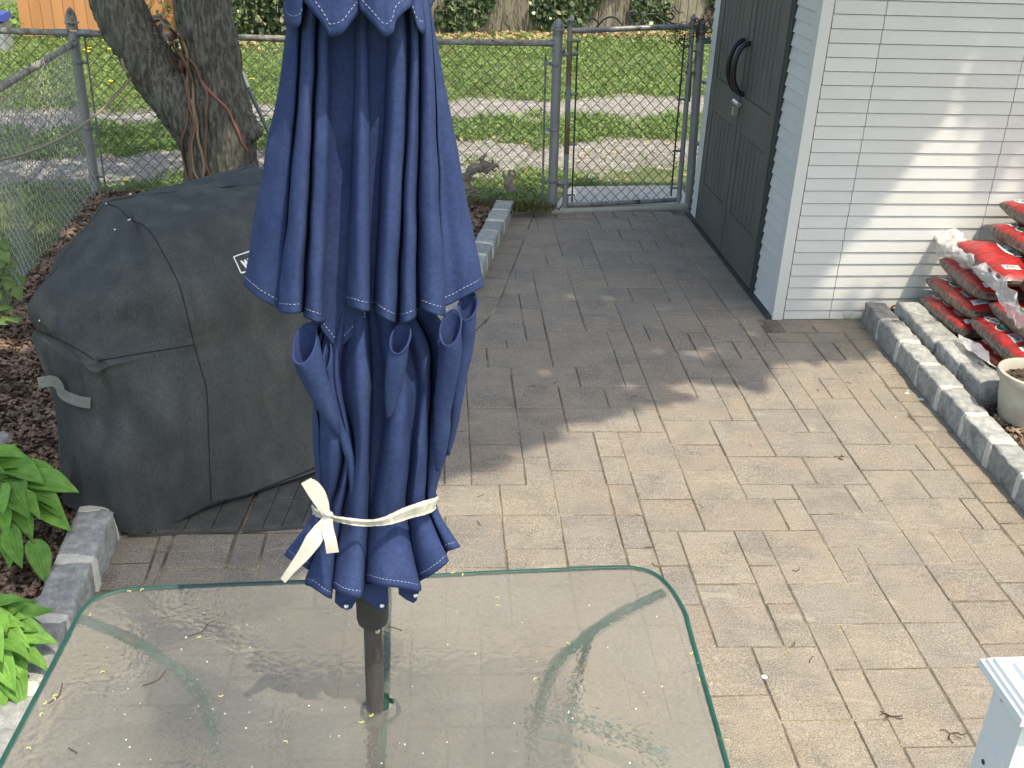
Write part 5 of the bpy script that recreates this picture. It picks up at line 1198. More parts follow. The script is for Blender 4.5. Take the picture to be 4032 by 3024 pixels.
# main skirt
T2=[((985,1098,-.10),(1140,-.09)),((965,1112,-.04),(1134,-.03)),((963,1125,.0),(1134,0)),((1020,1172,.035),(1150,.02)),((1085,1212,.042),(1180,.028)),((1108,1222,.005),(1194,.0)),
((1100,1228,.07),(1199,.035)),((1118,1232,.098),(1208,.055)),((1150,1235,.108),(1225,.062)),((1180,1232,.098),(1240,.055)),((1193,1229,.06),(1247,.03)),((1193,1232,.0),(1249,.0)),
((1198,1242,.06),(1252,.03)),((1212,1254,.092),(1262,.05)),((1238,1265,.102),(1276,.056)),((1264,1270,.092),(1292,.05)),((1275,1270,.06),(1300,.02)),((1262,1288,.008),(1302,.0)),
((1290,1330,.018),(1315,-.005)),((1330,1368,.032),(1335,.0)),((1385,1325,.02),(1360,-.005)),((1440,1270,.008),(1388,.0)),((1372,1222,.02),(1396,.0)),
((1364,1204,.06),(1398,.03)),((1385,1210,.092),(1408,.05)),((1420,1222,.104),(1425,.06)),((1448,1226,.09),(1440,.05)),((1458,1222,.05),(1449,.02)),((1462,1224,.0),(1454,-.005)),
((1468,1222,.0),(1515,-.008)),((1474,1222,.055),(1524,.02)),((1492,1238,.09),(1538,.045)),((1522,1258,.103),(1562,.055)),((1550,1270,.09),(1588,.05)),((1564,1272,.055),(1602,.02)),((1560,1262,.0),(1606,.0)),
((1567,1270,.055),(1609,.02)),((1580,1273,.09),(1616,.045)),((1604,1268,.102),(1628,.052)),((1626,1255,.09),(1640,.045)),((1637,1243,.055),(1647,.02)),((1636,1224,.0),(1650,.0)),
((1642,1212,.045),(1652,.02)),((1662,1218,.08),(1662,.04)),((1700,1234,.092),(1678,.045)),((1738,1243,.08),(1692,.035)),((1754,1242,.045),(1698,.02)),((1742,1222,.0),(1700,.0)),
((1752,1206,.028),(1702,.018)),((1790,1190,.036),(1703,.016)),((1840,1164,.034),(1705,.012)),((1882,1140,.015),(1707,.005)),((1900,1128,-.015),(1708,-.01)),((1888,1110,-.09),(1702,-.08)),
((1800,1150,-.14),(1680,-.10)),((1740,1120,-.10),(1640,-.07)),((1660,1150,-.16),(1600,-.11)),((1560,1120,-.11),(1540,-.08)),((1480,1150,-.17),(1460,-.12)),((1380,1120,-.11),(1380,-.08)),((1280,1150,-.16),(1300,-.11)),((1180,1120,-.11),(1230,-.08)),((1080,1130,-.14),(1180,-.10))]
def fr_(px,py,d): return (px,py,max(d,0.026) if (d>-0.035 and abs(px-1440)<190) else d)
T2=[(fr_(*a),(b[0],fr_(b[0],0,b[1])[2])) for a,b in T2]
T2=[(a,(b[0],max(b[1],0.024) if b[1]>-0.03 and 1260<b[0]<1560 else b[1])) for a,b in T2]
T2=[((a[0],a[1],max(a[2],0.046)) if (990<a[0]<1760 and -0.03<a[2]<0.046) else a,b) for a,b in T2]
bot=[K(*a) for a,b in T2]; top=[K(b[0],112,b[1]) for a,b in T2]
mid=[]
for i,(p,q) in enumerate(zip(top,bot)):
    m=p.lerp(q,0.5); w1=noise.noise(Vector((i*0.9,3,1)))*0.007; mid.append(m+Vector((w1,0.006*noise.noise(Vector((i*1.3,9,2))),0)))
mid2=[p.lerp(q,0.82)+Vector((noise.noise(Vector((i*0.7,8,1)))*0.003,0,0)) for i,(p,q) in enumerate(zip(top,bot))]
smooth_sheet([topkeys(top,2.63,0.22),topkeys(top,2.40,0.66),top,mid,mid2,bot],'canopy',nc=5,nr=12,wr=0.0026,stitch=0.016)
# vent flap at the top
T1=[((1120,40,-.07),0),((1125,70,-.02),0),((1131,99,.035),0),((1150,110,.062),0),((1172,107,.072),0),((1186,86,.072),0),((1178,55,.066),0),((1173,22,.05),0),((1196,2,.062),0),
((1203,12,.085),0),((1235,52,.098),0),((1270,98,.106),0),((1286,125,.109),0),((1298,144,.110),0),((1318,142,.111),0),((1342,134,.112),0),((1360,118,.110),0),((1378,94,.106),0),((1409,54,.088),0),((1410,32,.06),0),
((1413,32,.09),0),((1440,62,.098),0),((1474,99,.108),0),((1496,125,.111),0),((1518,144,.112),0),((1538,135,.112),0),((1551,122,.110),0),((1562,80,.106),0),((1592,48,.098),0),((1620,24,.082),0),((1618,12,.05),0),
((1619,32,.068),0),((1632,72,.072),0),((1647,115,.074),0),((1664,132,.07),0),((1675,122,.06),0),((1670,80,.04),0),((1664,48,.025),0),((1680,36,.012),0),((1702,18,-.01),0),((1700,0,-.09),0),
((1620,60,-.13),0),((1560,10,-.10),0),((1480,60,-.14),0),((1400,10,-.10),0),((1300,60,-.13),0),((1200,10,-.10),0)]
b1=[K(*a) for a,_ in T1]
smooth_sheet([topkeys(b1,2.66,0.10),topkeys(b1,2.52,0.42),[Vector((PXX+(p.x-PXX)*0.80,PYY+(p.y-PYY)*0.78,p.z*0.3+2.33*0.7)) for p in b1],b1],'vent_flap',nc=6,nr=9,wr=0.002,stitch=0.017,seedo=31)
# lower gathered part with the tie
T3=[ # R0            R1              R2              R3(tie)          R4 hem
[(1175,1335,-.08),(1240,1500,-.07),(1243,1750,-.06),(1248,2000,-.05),(1150,2150,-.07)],
[(1158,1345,.0),(1232,1500,.0),(1233,1750,.0),(1238,2008,.0),(1119,2183,.02)],
[(1200,1345,.03),(1240,1520,.035),(1250,1752,.035),(1252,2022,.03),(1135,2200,.045)],
[(1210,1345,.03),(1246,1520,.03),(1257,1753,.03),(1258,2028,.028),(1157,2216,.05)],
[(1215,1345,.0),(1250,1520,.0),(1261,1755,.0),(1262,2030,.008),(1160,2208,.0)],
[(1225,1345,.02),(1260,1530,.03),(1264,1760,.04),(1266,2034,.03),(1178,2212,.035)],
[(1240,1345,.03),(1278,1530,.05),(1300,1765,.072),(1276,2037,.045),(1200,2235,.05)],
[(1250,1345,.02),(1286,1530,.045),(1345,1765,.06),(1286,2038,.035),(1220,2244,.04)],
[(1255,1345,.0),(1290,1530,.01),(1352,1765,.015),(1290,2038,.01),(1217,2242,.0)],
[(1285,1345,.04),(1297,1530,.045),(1357,1768,.04),(1296,2040,.04),(1200,2298,.07)],
[(1315,1345,.06),(1325,1530,.068),(1370,1768,.065),(1312,2044,.062),(1230,2313,.095)],
[(1335,1345,.055),(1340,1530,.055),(1384,1768,.06),(1332,2047,.058),(1300,2357,.09)],
[(1350,1345,.0),(1348,1530,.0),(1391,1768,.0),(1344,2048,.01),(1306,2335,.02)],
[(1368,1345,.045),(1374,1530,.055),(1394,1768,.05),(1349,2048,.048),(1313,2318,.085)],
[(1405,1345,.068),(1410,1530,.085),(1418,1768,.088),(1392,2054,.075),(1360,2345,.118)],
[(1445,1345,.06),(1450,1530,.078),(1444,1768,.078),(1430,2056,.068),(1415,2354,.118)],
[(1462,1345,.02),(1462,1530,.03),(1455,1768,.03),(1448,2056,.035),(1430,2335,.08)],
[(1470,1345,-.01),(1475,1530,-.01),(1468,1768,-.01),(1453,2056,.01),(1434,2318,.01)],
[(1498,1345,.02),(1512,1530,.03),(1495,1768,.04),(1457,2056,.042),(1441,2292,.08)],
[(1530,1345,.055),(1545,1530,.07),(1530,1768,.085),(1495,2055,.072),(1500,2306,.118)],
[(1575,1345,.06),(1590,1530,.072),(1580,1768,.088),(1555,2042,.078),(1600,2318,.118)],
[(1605,1345,.035),(1612,1530,.05),(1611,1768,.05),(1596,2024,.05),(1656,2327,.09)],
[(1615,1345,-.01),(1630,1530,-.01),(1618,1768,.0),(1602,2023,.01),(1650,2300,.01)],
[(1632,1345,.03),(1645,1530,.03),(1626,1768,.04),(1606,2022,.04),(1654,2290,.065)],
[(1665,1345,.05),(1666,1530,.05),(1648,1768,.068),(1632,2010,.06),(1705,2262,.085)],
[(1700,1345,.04),(1684,1530,.045),(1678,1768,.05),(1668,1998,.045),(1762,2214,.07)],
[(1718,1345,-.02),(1694,1530,-.02),(1688,1765,.0),(1685,1991,.005),(1758,2196,.0)],
[(1730,1345,.0),(1712,1530,.0),(1694,1760,.03),(1689,1988,.02),(1762,2172,.03)],
[(1765,1345,.01),(1750,1530,.01),(1730,1752,.03),(1703,1984,.015),(1795,2160,.03)],
[(1795,1300,-.02),(1785,1500,-.01),(1766,1745,.0),(1714,1978,-.005),(1812,2152,.0)],
[(1790,1300,-.08),(1775,1500,-.07),(1755,1745,-.06),(1706,1970,-.055),(1780,2140,-.09)],
[(1680,1300,-.12),(1670,1500,-.11),(1650,1745,-.09),(1630,1970,-.075),(1640,2130,-.13)],
[(1620,1300,-.08),(1600,1500,-.07),(1590,1745,-.06),(1570,1970,-.05),(1560,2140,-.09)],
[(1500,1300,-.13),(1490,1500,-.12),(1490,1745,-.10),(1470,1970,-.08),(1460,2130,-.14)],
[(1400,1300,-.08),(1400,1500,-.07),(1400,1745,-.06),(1390,1970,-.05),(1360,2140,-.09)],
[(1290,1300,-.12),(1300,1500,-.11),(1310,1745,-.09),(1310,1970,-.075),(1260,2130,-.13)]]
T3=[[((q[0],q[1],(max(q[2],0.036) if ri in (1,2) else max(q[2],0.03))) if (q[2]>-0.035 and abs(q[0]-1450)<200 and ri<4) else fr_(*q)) for ri,q in enumerate(k)] for k in T3]
rows=[[K(*k[i]) for k in T3] for i in range(5)]
up=[p+Vector((0,0,0.10))+Vector((PXX-p.x,PYY-p.y,0))*0.55 for p in rows[0]]
rows[0]=[p+Vector((PXX-p.x,PYY-p.y,0))*0.12 for p in rows[0]]
smooth_sheet([up]+rows,'canopy_lower',nc=6,nr=9,wr=0.0024,stitch=0.014,seedo=77)
# sleeves of cloth that stand open above the gathered part
def sleeve(cs,label=None):
    rings=[]
    for (px,py,d,rx,ry,tilt) in cs:
        c=K(px,py,d); ring=[]
        for k in range(18):
            a=2*math.pi*k/18; x=math.cos(a)*rx; y=math.sin(a)*ry; ring.append(c+Vector((x,y,0.0+tilt*math.sin(a)+0.35*tilt*math.cos(a))))
        rings.append(ring)
    smooth_sheet(rings[::-1],'fold_sleeve',nc=2,nr=6,wr=0.0042,seedo=cs[0][0]*0.1,solid=0.0016)
    sb=MB(); r0=[p+Vector((0,0,0)) for p in cr(rings[0],3,closed=True)]; sb.tube(r0+[r0[0],r0[1]],0.0014,6,cap=False); put(sb,'hem',M['hem'],um)
sleeve([(1200,1352,.085,.020,.024,.026),(1225,1440,.085,.021,.020,.01),(1262,1560,.08,.019,.016,0),(1303,1650,.078,.012,.010,0),(1330,1708,.07,.003,.003,0)])
sleeve([(1577,1332,.088,.017,.022,.018),(1562,1430,.09,.018,.018,.005),(1545,1540,.088,.014,.012,0),(1530,1640,.085,.004,.004,0)])
sleeve([(1774,1290,.070,.018,.024,.022),(1768,1400,.07,.019,.019,.006),(1752,1560,.065,.017,.015,0),(1735,1730,.06,.012,.010,0),(1722,1850,.05,.004,.004,0)])
sleeve([(1842,1205,.035,.017,.024,.016),(1832,1320,.035,.017,.018,.005),(1812,1480,.03,.014,.014,0),(1790,1640,.02,.010,.010,0),(1765,1790,.01,.003,.003,0)])
sleeve([(1288,1400,.055,.007,.016,.02),(1302,1500,.055,.010,.012,.0),(1335,1650,.06,.010,.009,0),(1380,1800,.065,.008,.007,0),(1392,1950,.06,.003,.003,0)])
# ribs glimpsed between the tiers
for px in (1590,): m_=MB(); m_.tube([K(px,1180,.02),K(px-4,1400,.02),K(px-20,1800,.015),K(1480+(px-1480)*0.4,2300,0.03)],0.0065,8); put(m_,'rib',M['dark_plastic'],um)
# inner flaps with snaps under the hem
def flap(pts,d0,d1,snap_=None):
    P=[K(x,y,d0+(d1-d0)*i/(len(pts)-1)) for i,(x,y) in enumerate(pts)]
    n=len(P); c=sum(P,Vector())/n; mb=MB(); mb.add(P,[tuple(range(n))]); me=mb.mesh('flap',M['hem'],False); me.transform(Matrix.Translation(-um.location)); o=link('flap',me,um); sm=o.modifiers.new('t','SOLIDIFY'); sm.thickness=0.002
    if snap_:
        s_=MB(); c=K(snap_[0],snap_[1],max(d0,d1)+0.006); s_.lathe([(0.0045,-0.002),(0.0045,0.0008),(0.003,0.0018),(0.0,0.0012)],12,c,R=Matrix.Rotation(math.radians(60),3,'X')); put(s_,'snap',M['steel'],um)
flap([(1322,2290),(1318,2372),(1340,2392),(1365,2402),(1385,2396),(1400,2372),(1402,2300)],.05,.06,(1363,2387))
flap([(1415,2300),(1412,2345),(1450,2372),(1478,2395),(1500,2402),(1520,2396),(1527,2370),(1528,2300)],.052,.058,(1504,2385))
flap([(1568,2300),(1570,2340),(1600,2362),(1628,2375),(1640,2365),(1655,2310)],.05,.06,(1636,2345))
# tie ribbon
tie=[(1290,2033,.085),(1320,2042,.092),(1360,2050,.098),(1400,2056,.106),(1447,2059,.104),(1490,2056,.106),(1530,2047,.108),(1570,2032,.104),(1610,2017,.096),(1650,2005,.088),(1690,1993,.065),(1716,1980,.02),(1708,1968,-.06),(1600,1965,-.11),(1450,1965,-.12),(1300,1975,-.10),(1240,1995,-.05),(1235,2010,.0),(1255,2022,.05),(1290,2033,.085)]
w_=[.014,.013,.014,.015,.015,.016,.020,.026,.029,.030,.030,.026,.025,.025,.025,.025,.022,.02,.018,.016]
m_=MB(); P=cr([K(*t) for t in tie],5); W=list(np.interp(np.linspace(0,len(w_)-1,len(P)),range(len(w_)),w_))
NN=[(Vector((p.x-PXX,p.y-PYY,0.03)).normalized()+Vector((0,0,0.15))).normalized() for p in P]
A=[];B=[];Cc=[]
for i,p in enumerate(P):
    tw=0.0015*math.sin(i*0.35)+0.003*noise.noise(Vector((i*0.5,0,0))); A.append(p+Vector((0,0,W[i]/2))+NN[i]*tw); B.append(p-Vector((0,0,W[i]/2))-NN[i]*tw); Cc.append(p+NN[i]*(0.0012+0.0022*noise.noise(Vector((i*0.35,5,0)))))
A2=[a.lerp(c,.55)+n*0.0022 for a,c,n in zip(A,Cc,NN)]; B2=[a.lerp(c,.35)-n*0.0012 for a,c,n in zip(B,Cc,NN)]
m_.grid([A,A2,Cc,B2,B]); o=put(m_,'tie',M['tie'],um,smooth=False); o.modifiers.new('t','SOLIDIFY').thickness=0.0007
def tail(pts,ws,nm='tie_end'):
    m_=MB(); P=cr([K(*t) for t in pts],5); W=list(np.interp(np.linspace(0,len(ws)-1,len(P)),range(len(ws)),ws)); A=[];B=[];Cc=[]
    for i,p in enumerate(P):
        t=(P[min(i+1,len(P)-1)]-P[max(i-1,0)]).normalized(); v=Vector((0,-0.8,0.6)); s=t.cross(v).normalized(); A.append(p+s*W[i]/2); B.append(p-s*W[i]/2+v*0.002); Cc.append(p+v*0.0010)
    m_.grid([A,Cc,B]); o=put(m_,nm,M['tie'],um,smooth=False); o.modifiers.new('t','SOLIDIFY').thickness=0.0007
tail([(1290,2034,.098),(1272,1995,.10),(1240,1945,.10),(1206,1893,.10)],[.012,.020,.022,.020])
tail([(1285,2032,.088),(1275,1990,.086),(1256,1945,.082),(1236,1912,.078),(1222,1895,.08)],[.010,.020,.024,.020,.012])
tail([(1288,2040,.104),(1262,2085,.112),(1232,2130,.122),(1195,2185,.128),(1150,2240,.13),(1114,2287,.13)],[.012,.026,.031,.024,.016,.012])
tail([(1294,2042,.106),(1292,2090,.118),(1302,2130,.128),(1310,2177,.132)],[.014,.022,.022,.023])
m_=MB(); m_.lathe([(0.0,-0.014),(0.006,-0.012),(0.0085,-0.003),(0.007,0.004),(0.009,0.009),(0.0,0.014)],8,K(1289,2036,.100),R=Matrix.Rotation(0.3,3,'Y')); put(m_,'knot',M['tie'],um)
# ------------------------------------------------------------------ white post
cp=G(3856,2585,1.10); cq=G(4026,2830,1.10); ev_=(cp-cq); Lc_=ev_.length; ev_=ev_.normalized(); fx=Vector((ev_.y,-ev_.x,0)); cc=(cp+cq)/2+fx*(Lc_/2); rz_=math.atan2(fx.y,fx.x)
wp=thing('deck_post',(cc.x,cc.y,0),'white vinyl post with a stepped square cap at the lower right','post')
m_=MB(); m_.box((cc.x,cc.y,0.53),(0.098,0.098,1.06),rz_); 
Rm=Matrix.Rotation(rz_,3,'Z'); 
put(m_,'shaft',M['vinyl'],wp,smooth=False)
if 1:
    for sx_2,ax in ((1,0),(-1,0),(1,1),(-1,1)):
        off=Vector((sx_2*0.0495,0,0)) if ax==0 else Vector((0,sx_2*0.0495,0)); sz=(0.004,0.066,0.86) if ax==0 else (0.066,0.004,0.86)
        m_=MB(); m_.box(Vector((cc.x,cc.y,0.52))+Rm@off,sz,rz_); put(m_,'raised_panel',M['vinyl'],wp,smooth=False)
m_=MB()
for s_,z0,z1 in ((Lc_,1.082,1.096),(Lc_-0.014,1.096,1.104),(Lc_-0.030,1.104,1.112),(0.112,1.060,1.082)):
    m_.box((cc.x,cc.y,(z0+z1)/2),(s_,s_,z1-z0),rz_,top=0.975)
put(m_,'cap',M['vinyl'],wp,smooth=False)
m_=MB(); m_.box((cc.x,cc.y,1.1165),(Lc_-0.075,Lc_-0.075,0.009),rz_,top=0.93); put(m_,'cap_centre',M['vinyl'],wp,smooth=False)
for px,py in ((3947,2752),(3872,3000)):
    r=ray(px,py); n_=-fx; p0=Vector((cc.x,cc.y,0))-fx*0.0515; t=(p0-Vector((0,0,CAMZ))).dot(n_)/r.dot(n_); c_=Vector((0,0,CAMZ))+r*t
    m_=MB(); m_.lathe([(0.0,0.0012),(0.0052,0.0012),(0.0052,-0.002)],12,c_,R=Vector((0,0,1)).rotation_difference(n_).to_matrix()); put(m_,'screw_hole',M['black'],wp)
# ------------------------------------------------------------------ bags of mulch
def bag_mesh(L,W,H,seed,tall=1.0):
    mb=MB(); ns,na=44,36; rows=[]
    for i in range(ns+1):
        s=-1+2*i/ns; e=abs(s); hh=max(0.05,(1-e**3.2))**0.55; ww=1-0.10*e**5; lift=0.0
        row=[]
        for k in range(na):
            a=2*math.pi*k/na; c,sn=math.cos(a),math.sin(a)
            y=W/2*ww*math.copysign(abs(c)**0.62,c); z=H/2*(1+ (hh if sn>0 else hh*0.98)*math.copysign(abs(sn)**0.72,sn))
            x=s*L/2
            nn=noise.noise(Vector((x*7+seed*3,y*7,z*9)))*0.013+noise.noise(Vector((x*22+seed,y*30,z*30)))*0.0055+abs(noise.noise(Vector((x*30+seed,y*9,z*9))))*0.004*e+noise.noise(Vector((x*55+seed,y*6,z*14)))*0.0055*abs(c)
            row.append(Vector((x,y+nn*0.5*c,z+nn*sn)))
        rows.append(row)
    mb.grid(rows,closed=True); mb.f+=[tuple(range(na-1,-1,-1)),tuple(ns*na+k for k in range(na))]
    return mb
def bag(c,rz,label,seed,L=0.56,W=0.40,H=0.118,tilt=(0,0),big=False,group='red mulch bags stacked by the shed'):
    mb=bag_mesh(L,W,H,seed); t=thing('mulch_bag',c,label,'bag',group,rz); t.rotation_euler=(tilt[0],tilt[1],rz)
    me=mb.mesh('sack',M['bag']); link('sack',me,t); bv=BVHTree.FromPolygons([Vector(v) for v in mb.v],mb.f)
    def top(x,y,o):
        h=bv.ray_cast(Vector((x,y,1)),Vector((0,0,-1))); return (h[0]+Vector((0,0,o))) if h[0] is not None else Vector((x,y,H+o))
    def dec(P,nm,mm,o):
        c0=(sum(p[0] for p in P)/len(P),sum(p[1] for p in P)/len(P)); m2=MB(); rr=[[top(c0[0]+(x-c0[0])*k,c0[1]+(y-c0[1])*k,o) for x,y in P] for k in (1,0.75,0.5,0.25,0.02)]
        m2.grid(rr,closed=True); me2=m2.mesh(nm,mm,False); return link(nm,me2,t)
    def ell(cx,cy,a,b,n=28): return [(cx+a*math.cos(2*math.pi*k/n),cy+b*math.sin(2*math.pi*k/n)) for k in range(n)]
    def rect(x0,y0,x1,y1): return densify([(x0,y0),(x1,y0),(x1,y1),(x0,y1)],5)
    def txt(s,cx,cy,w,h,mm,o,nm='lettering',bold=0.02):
        tm2=text_mesh(s,1.0,mm,bold); xs=[v.co.x for v in tm2.vertices]; ys=[v.co.y for v in tm2.vertices]
        for v in tm2.vertices: v.co=top(cx-w/2+(v.co.x-min(xs))/(max(xs)-min(xs))*w,cy-h/2+(v.co.y-min(ys))/(max(ys)-min(ys))*h,o)
        link(nm,tm2,t)
    k=1.35 if big else 0.9; ox,oy=(0.09,-0.085) if big else (0.05,0.122)
    dec(ell(ox,oy,.050*k,.036*k),'brand_oval',M['white_print'],.0016); dec(ell(ox,oy,.046*k,.032*k),'brand_oval',M['bag_green'],.0028); txt('Scotts',ox,oy,.062*k,.026*k,M['white_print'],.0042,bold=0.0)
    tx,ty=(0.03,0.0) if big else (0.165,0.125)
    sc2=1.4 if big else 0.85
    dec(ell(tx,ty,.085*sc2,.026*sc2),'name_panel',M['white_print'],.0016); txt('Earth',tx-.034*sc2,ty,.072*sc2,.030*sc2,M['bag_black'],.003); txt('gro',tx+.036*sc2,ty,.050*sc2,.030*sc2,M['bag_green'],.003)
    lx,ly=(-0.08,0.125)
    if not big: dec(rect(lx-.045,ly-.022,lx+.045,ly+.022),'text_panel',M['bag_grey'],.0018); txt('MULCH',lx,ly,.07,.02,M['bag_black'],.003)
    bx,by=(-0.19,0.105)
    dec(rect(bx-.022,by-.045,bx+.022,by+.045),'barcode',M['white_print'],.0018)
    m2=MB(); 
    for q in range(11):
        y0=by-.034+q*.0063; wq=random.choice((.0015,.003)); a0=top(bx-.013,y0,.003); a1=top(bx+.016,y0,.003); b1_=top(bx+.016,y0+wq,.003); b0_=top(bx-.013,y0+wq,.003); m2.add([a0,a1,b1_,b0_],[(0,1,2,3)])
    link('barcode_bars',m2.mesh('barcode_bars',M['bag_black'],False),t,kind='stuff')
    return t
RB=math.radians(96)
bag((2.525,5.385,.13),RB,'lowest red mulch bag of the stack touching the shed wall',1,tilt=(0.03,0.02))
bag((2.560,5.43,.235),RB+.01,'red mulch bag second from the ground against the shed wall',2,tilt=(-0.02,0.0))
bag((2.605,5.435,.340),RB-.02,'red mulch bag third from the ground, under the film-wrapped one',3,tilt=(0.0,-0.02))
a4=bag((2.635,5.375,.445),RB+.02,'red mulch bag wrapped at its side in torn clear film, with large lettering',4,H=.13,big=True,tilt=(0.06,-0.03))
bag((2.835,5.42,.560),RB+.03,'red mulch bag lying askew on the film-wrapped bag at the frame edge',5,tilt=(0.02,0.0))
bag((2.905,5.50,.668),RB+.02,'topmost red mulch bag, at the right edge in front of the siding',6)
bag((2.60,4.83,.100),RB-.02,'red mulch bag on the ground behind the loose granite blocks',7)
bag((2.60,4.88,.205),RB-.03,'red mulch bag above the loose granite blocks, barcode end toward the camera',8,tilt=(0.03,0.0))
bag((2.68,4.87,.312),RB-.02,'red mulch bag in the middle of the front pile under the shiny film',9,tilt=(0.0,0.02))
bag((2.80,4.90,.425),RB-.03,'red mulch bag on top of the front pile with shiny film along its side',10,H=.13,big=True,tilt=(0.05,0.0))
bag((2.78,4.50,.09),RB+.3,'bright red mulch bag on the ground behind the flower pot',11,tilt=(0,0))
def film(rows,parent,name='film',amp=0.018,label=None,cat=None):
    R=[cr(r,10) for r in rows]; C=[cr(list(c),9) for c in zip(*R)]; R=[list(r) for r in zip(*C)]
    for r in R:
        for j,p in enumerate(r):
            r[j]=p+Vector((noise.noise(p*13)*amp+noise.noise(p*34)*amp*.5,noise.noise(p*14+Vector((5,5,5)))*amp+abs(noise.noise(p*30))*-amp*.6-abs(noise.noise(p*75))*amp*.5,noise.noise(p*16+Vector((9,1,3)))*amp*.8))
    mb=MB(); mb.grid(R); 
    if parent:
        me=mb.mesh(name,M['film'],False); me.transform(parent.matrix_basis.inverted()); return link(name,me,parent)
    return put(mb,name,M['film'],smooth=False,label=label,cat=cat)
bpy.context.view_layer.update()
film([[G(3735,858,.575),G(3775,905,.572),G(3810,950,.565),G(3845,990,.56),G(3885,1020,.55)],[G(3690,862,.56),G(3735,915,.55),G(3775,975,.54),G(3820,1015,.53),G(3872,1035,.53)],[G(3664,880,.54),G(3690,940,.52),G(3740,995,.50),G(3800,1035,.49),G(3862,1052,.50)],[G(3672,915,.50),G(3690,975,.46),G(3745,1020,.44),G(3805,1060,.44),G(3855,1082,.45)],[G(3690,940,.47),G(3682,992,.43),G(3750,1030,.40),G(3815,1085,.41),G(3850,1100,.42)]],a4,'film',0.020)
film([[G(3878,1032,.56),G(3925,1062,.55),G(3975,1120,.54),G(4010,1190,.53),G(4045,1250,.52)],[G(3840,1048,.53),G(3888,1092,.50),G(3945,1150,.48),G(3985,1215,.46),G(4020,1285,.45)],[G(3828,1062,.50),G(3872,1112,.46),G(3925,1160,.44),G(3970,1240,.41),G(3998,1298,.40)]],None,'plastic_film',0.022,'shiny crumpled clear film draped along the front pile of bags','plastic film')
film([[G(3770,1318,.215),G(3810,1330,.225),G(3850,1350,.23),G(3890,1385,.23)],[G(3785,1345,.215),G(3820,1365,.22),G(3860,1390,.22),G(3900,1420,.215)],[G(3800,1368,.215),G(3840,1392,.215),G(3880,1420,.212),G(3925,1448,.205)]],None,'plastic_film',0.010,'thin clear film crumpled over the loose granite blocks','plastic film')
# ------------------------------------------------------------------ flower pot
pc=G(4085,1462,.335); pt=thing('flower_pot',(pc.x,pc.y,.075),'cream plastic flower pot with dry soil on the mulch by the kerb','pot')
m_=MB(); m_.lathe([(0.0,0.0),(0.105,0.0),(0.118,0.02),(0.138,0.12),(0.139,0.125),(0.138,0.13),(0.150,0.215),(0.166,0.222),(0.170,0.238),(0.166,0.252),(0.152,0.255),(0.146,0.245),(0.140,0.19),(0.0,0.19)],44,(pc.x,pc.y,.075)); put(m_,'body',M['pot'],pt)
m_=MB(); m_.lathe([(0.0,0.0),(0.05,0.006),(0.10,-0.002),(0.139,0.0)][::-1],30,(pc.x,pc.y,.075+.205)); put(m_,'soil',M['soil'],pt)
P=[];Nn=[]
for i in range(60):
    a=random.uniform(0,6.28); r=random.uniform(0,.11); P.append((pc.x+r*math.cos(a),pc.y+r*math.sin(a),.295)); Nn.append((0,0,1))
o=leaf_cloud(np.array(P),np.array(Nn),(0.015,0.035),'dead_leaves',M['twig'],jit=0.8); o.parent=pt; o.matrix_parent_inverse=Matrix.Translation(-pt.location); o['kind']='stuff'
# ------------------------------------------------------------------ hostas
def hosta_mesh(seed,wk=0.46,curl=0.10):
    nl,nw=16,28; rows=[]
    for i in range(nl+1):
        t=i/nl; wv=wk*(math.sin(math.pi*min(1,t**0.80))**0.85)*(1-0.25*t); wv=max(wv,0.004)
        row=[]
        for j in range(nw+1):
            s=-1+2*j/nw; x=s*wv/2; rib=0.0085*math.cos(s*math.pi*7.0)*(1-abs(s))*math.sin(math.pi*t)
            z=curl*2.3*t*(1-t*1.25)+ (abs(s)**1.4)*wv*0.22 + rib + 0.02*noise.noise(Vector((t*4+seed,s*2,seed)))+0.015*abs(s)*math.sin(t*14+seed)
            row.append(Vector((x,t,z)))
        rows.append(row)
    mb=MB(); mb.grid(rows); return mb.mesh('leaf',M['hosta'])
HM=[hosta_mesh(1),hosta_mesh(5,0.52,0.16),hosta_mesh(9,0.40,0.05),hosta_mesh(13,0.56,0.12)]
sm_=MB()
def hosta(cpx,cpz,tips,label,extra,Ls=(0.15,0.20)):
    c=G(*cpx,cpz); t=thing('hosta_plant',(c.x,c.y,0.085),label,'plant','hostas beside the left kerb'); st=MB()
    def lf(tip,L,pitch,roll=None):
        d=Vector((tip.x-c.x,tip.y-c.y,0)); 
        if d.length<0.02: d=Vector((random.uniform(-1,1),random.uniform(-1,1),0))
        yaw=math.atan2(d.y,d.x)-math.pi/2+random.gauss(0,0.06)
        q=link('leaf',random.choice(HM),t); R=Matrix.Rotation(yaw,4,'Z')@Matrix.Rotation(pitch,4,'X')@Matrix.Rotation(random.gauss(0,.22) if roll is None else roll,4,'Y')
        tipl=R@Vector((0,L,0)); base=tip-tipl; q.matrix_local=Matrix.Translation(base-t.location)@R@Matrix.Diagonal((L*random.uniform(.92,1.1),L,L,1))
        b0_=Vector((c.x+random.uniform(-.02,.02),c.y+random.uniform(-.02,.02),0.09)); mid_=(b0_+base)/2+Vector((0,0,0.02)); st.tube(cr([b0_,mid_,base,base+tipl*0.1],4),[0.0042]*13,6,cap=False)
    for px,py,z,L,p in tips: lf(G(px,py,z),L,p)
    for i in range(extra):
        a=random.uniform(0,6.28); r=random.uniform(0.05,0.20); h=random.uniform(0.14,0.27)-r*0.35; lf(Vector((c.x+r*math.cos(a),c.y+r*math.sin(a),0.085+h)),random.uniform(*Ls),random.uniform(-0.45,0.25))
    put(st,'stem',M['stem'],t)
